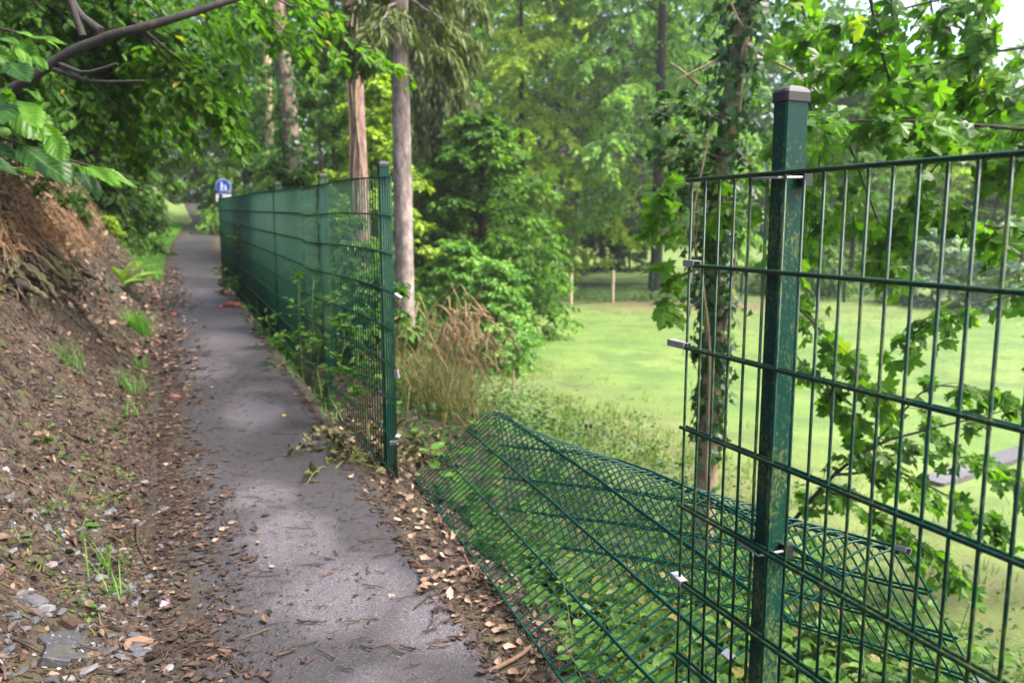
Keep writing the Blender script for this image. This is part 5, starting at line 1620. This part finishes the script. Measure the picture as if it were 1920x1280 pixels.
sm = [stone_mesh(s_, (1, r_, h_)) for s_, r_, h_ in ((1, .75, .3), (2, .6, .25), (3, .85, .4), (4, .5, .2), (5, .7, .35), (6, .9, .3), (7, .65, .28), (8, .55, .45))]
SPX = [(88, 1143, 24), (115, 1148, 22), (70, 1152, 30), (65, 1165, 22), (112, 1055, 22), (95, 1060, 20), (335, 965, 26), (340, 985, 20), (290, 958, 22), (375, 985, 30), (365, 1052, 18), (240, 1110, 22), (255, 1125, 20), (142, 1040, 16), (315, 1262, 26), (95, 1275, 26), (165, 1258, 30), (340, 1240, 20), (260, 1228, 24), (200, 1225, 28), (300, 1218, 20), (280, 1215, 20), (45, 1182, 18), (20, 1160, 26), (370, 1225, 16), (205, 1195, 16), (60, 1130, 36), (185, 1215, 20), (250, 1192, 18), (120, 1020, 16), (285, 975, 14), (300, 940, 18), (22, 1035, 20), (55, 1005, 14), (148, 995, 16), (235, 975, 14), (340, 920, 16), (270, 905, 12), (90, 780, 14), (60, 720, 12), (110, 745, 12), (150, 1180, 16), (10, 1225, 24), (35, 1262, 26), (120, 1248, 20), (390, 1262, 18), (220, 1262, 22), (325, 1185, 14)]
for i, (px, py, w) in enumerate(SPX):
    p = gp(px, py)
    o = bpy.data.objects.new("stone", sm[i % 8]); COL.objects.link(o)
    s_ = w / 1440 * np.linalg.norm(p - [0, 0, EYE]) * 1.15
    o.location = (p + [0, 0, .006]).tolist(); o.scale = (s_,) * 3; o.rotation_euler = (rng.normal(0, .15), rng.normal(0, .15), rng.uniform(0, 6.28))
    tag(o, "flat grey slate pebble among leaf litter on the stony ground at lower left", "stone", "slate pebbles on the stony ground at lower left")


def slab(name, label, cat, pix, mat, th_=.02, lift=.012, v=.35):
    """flat broken piece whose outline passes the given ground pixels"""
    P = np.array([gp(*q) for q in pix]); c = P.mean(0)
    nrm = unit(np.cross(P[1] - P[0], P[len(P) // 2] - P[0])); nrm = nrm * np.sign(nrm[2])
    P = P - nrm * ((P - c) @ nrm)[:, None] * .8
    k = len(P); q = np.arange(k); q2 = (q + 1) % k
    g = G(); top = P + nrm * lift
    V = np.concatenate([P - nrm * th_, top, c + (top - c) * .97 + nrm * .003])
    o_ = np.stack([q, q2, k + q2, k + q], -1)
    area = np.cross(P[1] - P[0], P[2] - P[1]) @ nrm
    if area < 0: o_ = o_[:, ::-1]
    g.add(V, np.concatenate([o_, o_ + k]), v)
    g.add(V[2 * k:], q[None] if area > 0 else q[None, ::-1], v)
    return tag(g.obj(name, MT[mat], loc=c), label, cat)


slab("slate_slab", "large flat grey green slate slab under a dark twig at lower left", "slate", [(68, 1200), (110, 1187), (135, 1185), (150, 1175), (172, 1182), (176, 1210), (168, 1238), (130, 1246), (120, 1257), (68, 1252), (78, 1232), (82, 1215)], 'stone', .02, .012, .12)
slab("slate_slab", "pointed dark slate shard left of the pale pebbles at lower left", "slate", [(16, 1125), (45, 1118), (70, 1126), (84, 1136), (56, 1143), (44, 1132)], 'stone', .015, .012, .3)
slab("slate_slab", "greyish slate flake beside the orange bark piece at lower left", "slate", [(238, 1220), (258, 1208), (282, 1213), (276, 1222), (246, 1227)], 'stone', .01, .01, .3)
slab("bark_piece", "orange brown piece of bark at lower left beside the slab", "bark", [(232, 1206), (260, 1198), (300, 1208), (292, 1213), (258, 1212), (240, 1211)], 'litter', .008, .014, .68)
slab("bark_piece", "dark reddish curled bark flake above the slate slab", "bark", [(108, 1170), (142, 1168), (140, 1182), (128, 1186)], 'litter', .005, .02, .25)
slab("bark_piece", "brown bark plate lying beneath the left end of the fallen panel", "bark", [(868, 1010), (905, 985), (925, 972), (918, 990), (890, 1008)], 'litter', .006, .03, .66)

# rotten wood lumps
def lump(name, label, px, py, w, h=.5, mat='rot', cat='wood', n_=1):
    p = gp(px, py); d_ = np.linalg.norm(p - [0, 0, EYE]); s_ = w / 1440 * d_
    g = G(); r = np.random.default_rng(px)
    v = IV.copy(); v = v * (1 + .35 * (fbm(v[:, 0] * 2 + px, v[:, 1] * 2 + v[:, 2] * 2, 5) - .5)[:, None] * 2) * [.5 * s_, .38 * s_, h * s_ * .5] + [0, 0, h * s_ * .25]
    g.add(v + p, IF, .5)
    return tag(g.obj(name, MT[mat], loc=p), label, cat)


lump("rotten_wood", "larger reddish rotten wood chunk on the right side of the path by the fence", 437, 577, 36, .42)
lump("rotten_wood", "small dark crumb of rotten wood left of the larger reddish chunk", 412, 578, 15, .5)
lump("rotten_wood", "reddish wood lump behind the larger chunk at the fence foot", 428, 556, 22, .6)
lump("rotten_wood", "dark wood lump nearest the fence end of the three by the path's right edge", 411, 549, 18, .5)
lump("rotten_wood", "round dark wood lump lying alone in the middle of the path", 325, 594, 14, .8)
lump("rotten_wood", "red brown rotten wood heap below the fern on the left bank", 234, 530, 26, 1.0)
lump("rotten_wood", "long dark piece of rotten wood on the path's left half", 328, 748, 30, .35)
lump("rotten_wood", "short dark piece at the right end of the long rotten piece on the path", 352, 746, 22, .4)
lump("rotten_wood", "thin reddish crumbly smear of wood across the path beyond the round lump", 355, 560, 26, .2)
lump("rotten_wood", "small dark wood bit at the path's left edge above the tuft", 288, 560, 12, .6)
lump("rotten_wood", "brown wood bit at the path's left edge below the grass tuft", 296, 643, 12, .6)

# twigs
def twig_g(p, a, L, r, v, bend=.1, fork=False):
    g = G(); q = np.linspace(0, 1, 8); d = np.array([math.cos(a), math.sin(a), 0]); s = np.array([-d[1], d[0], 0])
    pl = p + d * (L * (q - .5))[:, None] + s * (bend * L * (q - .5) ** 2 * rng.choice([-1, 1]) + rng.normal(0, .012 * L, 8))[:, None]
    t, nn = tn(pl[:, 0], pl[:, 1]); zg = H(pl[:, 0], pl[:, 1]); zg = np.where(np.abs(nn - nc(t)) < .5, np.maximum(zg, Pz(t) + .008), zg)
    pl[:, 2] = zg + r * .9 + np.abs(rng.normal(0, .003, 8))
    g.tube(pl, np.linspace(r, r * .55, 8), 6, v)
    if fork: g.tube(np.array([pl[4], pl[4] + d * L * .18 + s * L * .12, pl[4] + d * L * .3 + s * L * .2]), [r * .6, r * .45, r * .3], 5, v)
    return g


TWL = ["thin dark twig lying on the grey asphalt of the path", "short dark bark sliver lying on the asphalt path", "thin twig in the litter along the right edge of the path", "thin twig lying among leaves on the left bank"]
TWG = ["twigs on the path", "bark slivers on the path", "twigs in the litter on the right", "twigs on the left bank"]
TP = [(640, 895, .09, 0), (450, 1000, .12, 0), (438, 1010, .08, 0), (500, 870, .07, 0), (452, 900, .06, 0), (440, 895, .06, 0), (485, 1090, .1, 0), (560, 1000, .08, 0), (630, 1045, .05, 1), (650, 985, .06, 0), (700, 1020, .08, 0), (530, 1100, .07, 0), (450, 1160, .1, 0), (700, 1110, .07, 0), (620, 1060, .05, 1), (760, 1130, .08, 0), (795, 1140, .09, 0), (675, 1175, .1, 0), (580, 1180, .06, 1), (520, 1180, .07, 0), (480, 1200, .09, 0), (560, 1225, .08, 0), (820, 1215, .08, 0), (740, 1230, .07, 1), (840, 1100, .08, 0), (780, 1060, .1, 0), (720, 960, .06, 0), (745, 945, .1, 0), (560, 935, .05, 1), (600, 960, .05, 0), (520, 820, .05, 1), (470, 800, .05, 0), (540, 780, .05, 0), (410, 830, .05, 0), (430, 760, .04, 1), (480, 720, .04, 0), (400, 700, .04, 0), (560, 860, .05, 0), (660, 830, .05, 0), (520, 960, .07, 0), (470, 940, .06, 1), (690, 1080, .06, 1), (610, 1240, .07, 0), (850, 1175, .07, 0), (720, 1050, .07, 0), (580, 1070, .06, 0), (420, 1105, .09, 0), (430, 1230, .12, 0)]
for i in range(60):
    TP.append((rng.uniform(400, 900), rng.uniform(780, 1270), rng.uniform(.025, .06), int(rng.random() < .3)))
for px, py, L, k in TP:
    p = gp(px, py); t_, nn = tn(p[0], p[1])
    if abs(nn - nc(t_)) > .5: continue
    g = twig_g(p, rng.uniform(-.6, .6) + (math.pi if rng.random() < .5 else 0) if rng.random() < .7 else rng.uniform(0, 6), L * rng.uniform(1, 1.7), rng.uniform(.0014, .0034) * (1.5 if k else 1), rng.uniform(.2, .8), fork=rng.random() < .3)
    tag(g.obj("twig" if k == 0 else "bark_sliver", MT['twig'], smooth=True, loc=p), TWL[k], "twig" if k == 0 else "bark", TWG[k])
for i in range(34):
    p = gp(rng.uniform(760, 1060), 0 + rng.uniform(.0, 1) * 300 + 940) if i < 18 else gp(rng.uniform(20, 380), rng.uniform(640, 1270))
    k = 2 if i < 18 else 3
    t_, nn = tn(p[0], p[1])
    if k == 2 and not (.3 < nn - nc(t_) < 1.0): continue
    g = twig_g(p, rng.uniform(0, 6.28), rng.uniform(.08, .26), rng.uniform(.0015, .0035), rng.uniform(.1, .9), fork=rng.random() < .4)
    tag(g.obj("twig", MT['twig'], smooth=True, loc=p), TWL[k], "twig", TWG[k])


def stick(label, pix, r, v=.5, lift=.01, name="stick"):
    P = np.array([gp(*q) for q in pix]) + [0, 0, lift]
    pl = smooth_pl(P, 14); g = G(); g.tube(pl, np.linspace(r, r * .6, 14) * rng.uniform(.85, 1.15, 14), 8, v)
    return tag(g.obj(name, MT['twig'], smooth=True, loc=pl[0]), label, "stick")


stick("curved dark stick lying on the gravel at lower left", [(258, 985), (257, 1020), (272, 1055), (285, 1075), (294, 1090)], .007, .35)
stick("dark twig lying across the slate slab at lower left", [(30, 1210), (55, 1222), (75, 1236), (120, 1233), (150, 1222), (185, 1230)], .0035, .05, .02)
stick("straight brown stick crossing the left bank litter", [(210, 930), (255, 915), (295, 905)], .006, .5)
stick("dark stick at the left picture edge on the bank", [(-10, 1000), (15, 992), (35, 985)], .007, .1)
stick("short dark stick on the brown bank left of the curved stick", [(135, 955), (150, 968), (158, 975)], .01, .1)
stick("brown root like stick leaning at the lower left corner of the fallen panel", [(862, 1030), (878, 1060), (888, 1085), (912, 1098)], .008, .75)
stick("pale forked stick at the bottom right of the path edge", [(915, 1270), (955, 1250), (985, 1235), (1000, 1215), (1045, 1190)], .009, .85, .02)
stick("thin dark twig on the path edge beside the fallen panel", [(800, 1090), (820, 1105), (838, 1120)], .003, .1)
stick("dark stick in the weeds right of the left fence's end", [(770, 730), (800, 742), (840, 752)], .018, .15, .1, "log")
stick("long tan stem leaning over the weeds right of the left fence", [(745, 690), (790, 700), (840, 722), (875, 745)], .008, .95, .3)
stick("pale crooked stick in front of the fallen panel's upper left corner", [(790, 835), (815, 815), (845, 805)], .012, .7, .03)

# single leaves on the path
def one_leaf(label, px, py, L, mat, v, group=None, T=CURL):
    p = gp(px, py) + [0, 0, .012]; g = G(); a = rng.uniform(0, 6.28)
    g.inst(T, p[None], np.array([[math.cos(a), math.sin(a), 0]]), np.array([[rng.normal(0, .12), rng.normal(0, .12), 1]]), [L], v)
    tag(g.obj("fallen_leaf", MT[mat], loc=p), label, "leaf", group)


one_leaf("yellow fallen leaf on the path level with the end of the left fence", 548, 784, .07, 'yellowleaf', .5)
one_leaf("small yellow leaf in the middle of the path nearer the camera", 645, 1000, .045, 'yellowleaf', .8)
one_leaf("orange brown leaf on the path's centre right of the rotten wood", 463, 708, .06, 'litter', .75)
one_leaf("dull green leaf lying flat on the path near the camera", 628, 1085, .08, 'f_mid', .4, None, L6)
one_leaf("light green heart shaped leaf at the left edge of the fallen panel", 878, 988, .06, 'f_herb', .8, None, L6)
LG = "tan leaves on the path"
for px, py in ((680, 1105), (745, 1130), (700, 1210), (640, 1190), (500, 1045), (470, 990), (560, 890), (610, 935), (520, 745), (430, 650), (455, 662), (380, 640), (400, 600), (440, 640), (420, 720), (600, 820), (770, 1180), (835, 1230), (720, 1130), (660, 1130), (480, 830), (550, 950)):
    one_leaf("small tan dead leaf lying on the asphalt path", px, py, rng.uniform(.025, .05), 'litter', rng.uniform(.55, .95), LG)
LG = "pale dead leaves along the right edge of the path"
for i in range(60):
    py = rng.uniform(850, 1275); px = np.interp(py, [850, 1000, 1280], [790, 860, 1010]) + rng.normal(0, 40)
    p = gp(px, py); t_, nn = tn(p[0], p[1])
    if not (.35 < nn - nc(t_) < 1.1): continue
    one_leaf("pale curled dead leaf in the litter along the right edge of the path", px, py, rng.uniform(.03, .06), 'litter', rng.uniform(.3, .92), LG)

# dry flower heads on thin stems behind the fallen panel
p = gp(1105, 850)
root = thing("dead_flower", "dead brown twin flower heads on thin stems above the fallen panel", "flower", p)
g, g2 = G(), G()
for px, py in ((1099, 798), (1108, 798)):
    tpt = at(px, py, p[1]); g.tube([p + [0, 0, 0], (p + tpt) / 2 + [.02, 0, 0], tpt], .004, 4)
    g2.add(IV * [.018, .018, .024] + tpt, IF, .1)
g.obj("stem", MT['stem'], root); g2.obj("flower_heads", MT['twig'], root)["kind"] = "stuff"

# ------------------------------------------------------------------ humid air
g = G(); g.box([5, 42, 12.9], [110, 0, 0], [0, 60, 0], [0, 0, 18.9])
m = bpy.data.materials.new("haze"); m.use_nodes = True; nt = m.node_tree
nt.nodes.remove(nt.nodes["Principled BSDF"])
pv = nod(nt, "ShaderNodeVolumePrincipled", {"Color": (.93, .97, 1, 1), "Density": .0008, "Anisotropy": .3})
nt.links.new(pv.outputs[0], nt.nodes["Material Output"].inputs["Volume"])
tag(g.obj("haze", m), "thin humid air paling the far trees", "haze", kind="stuff")
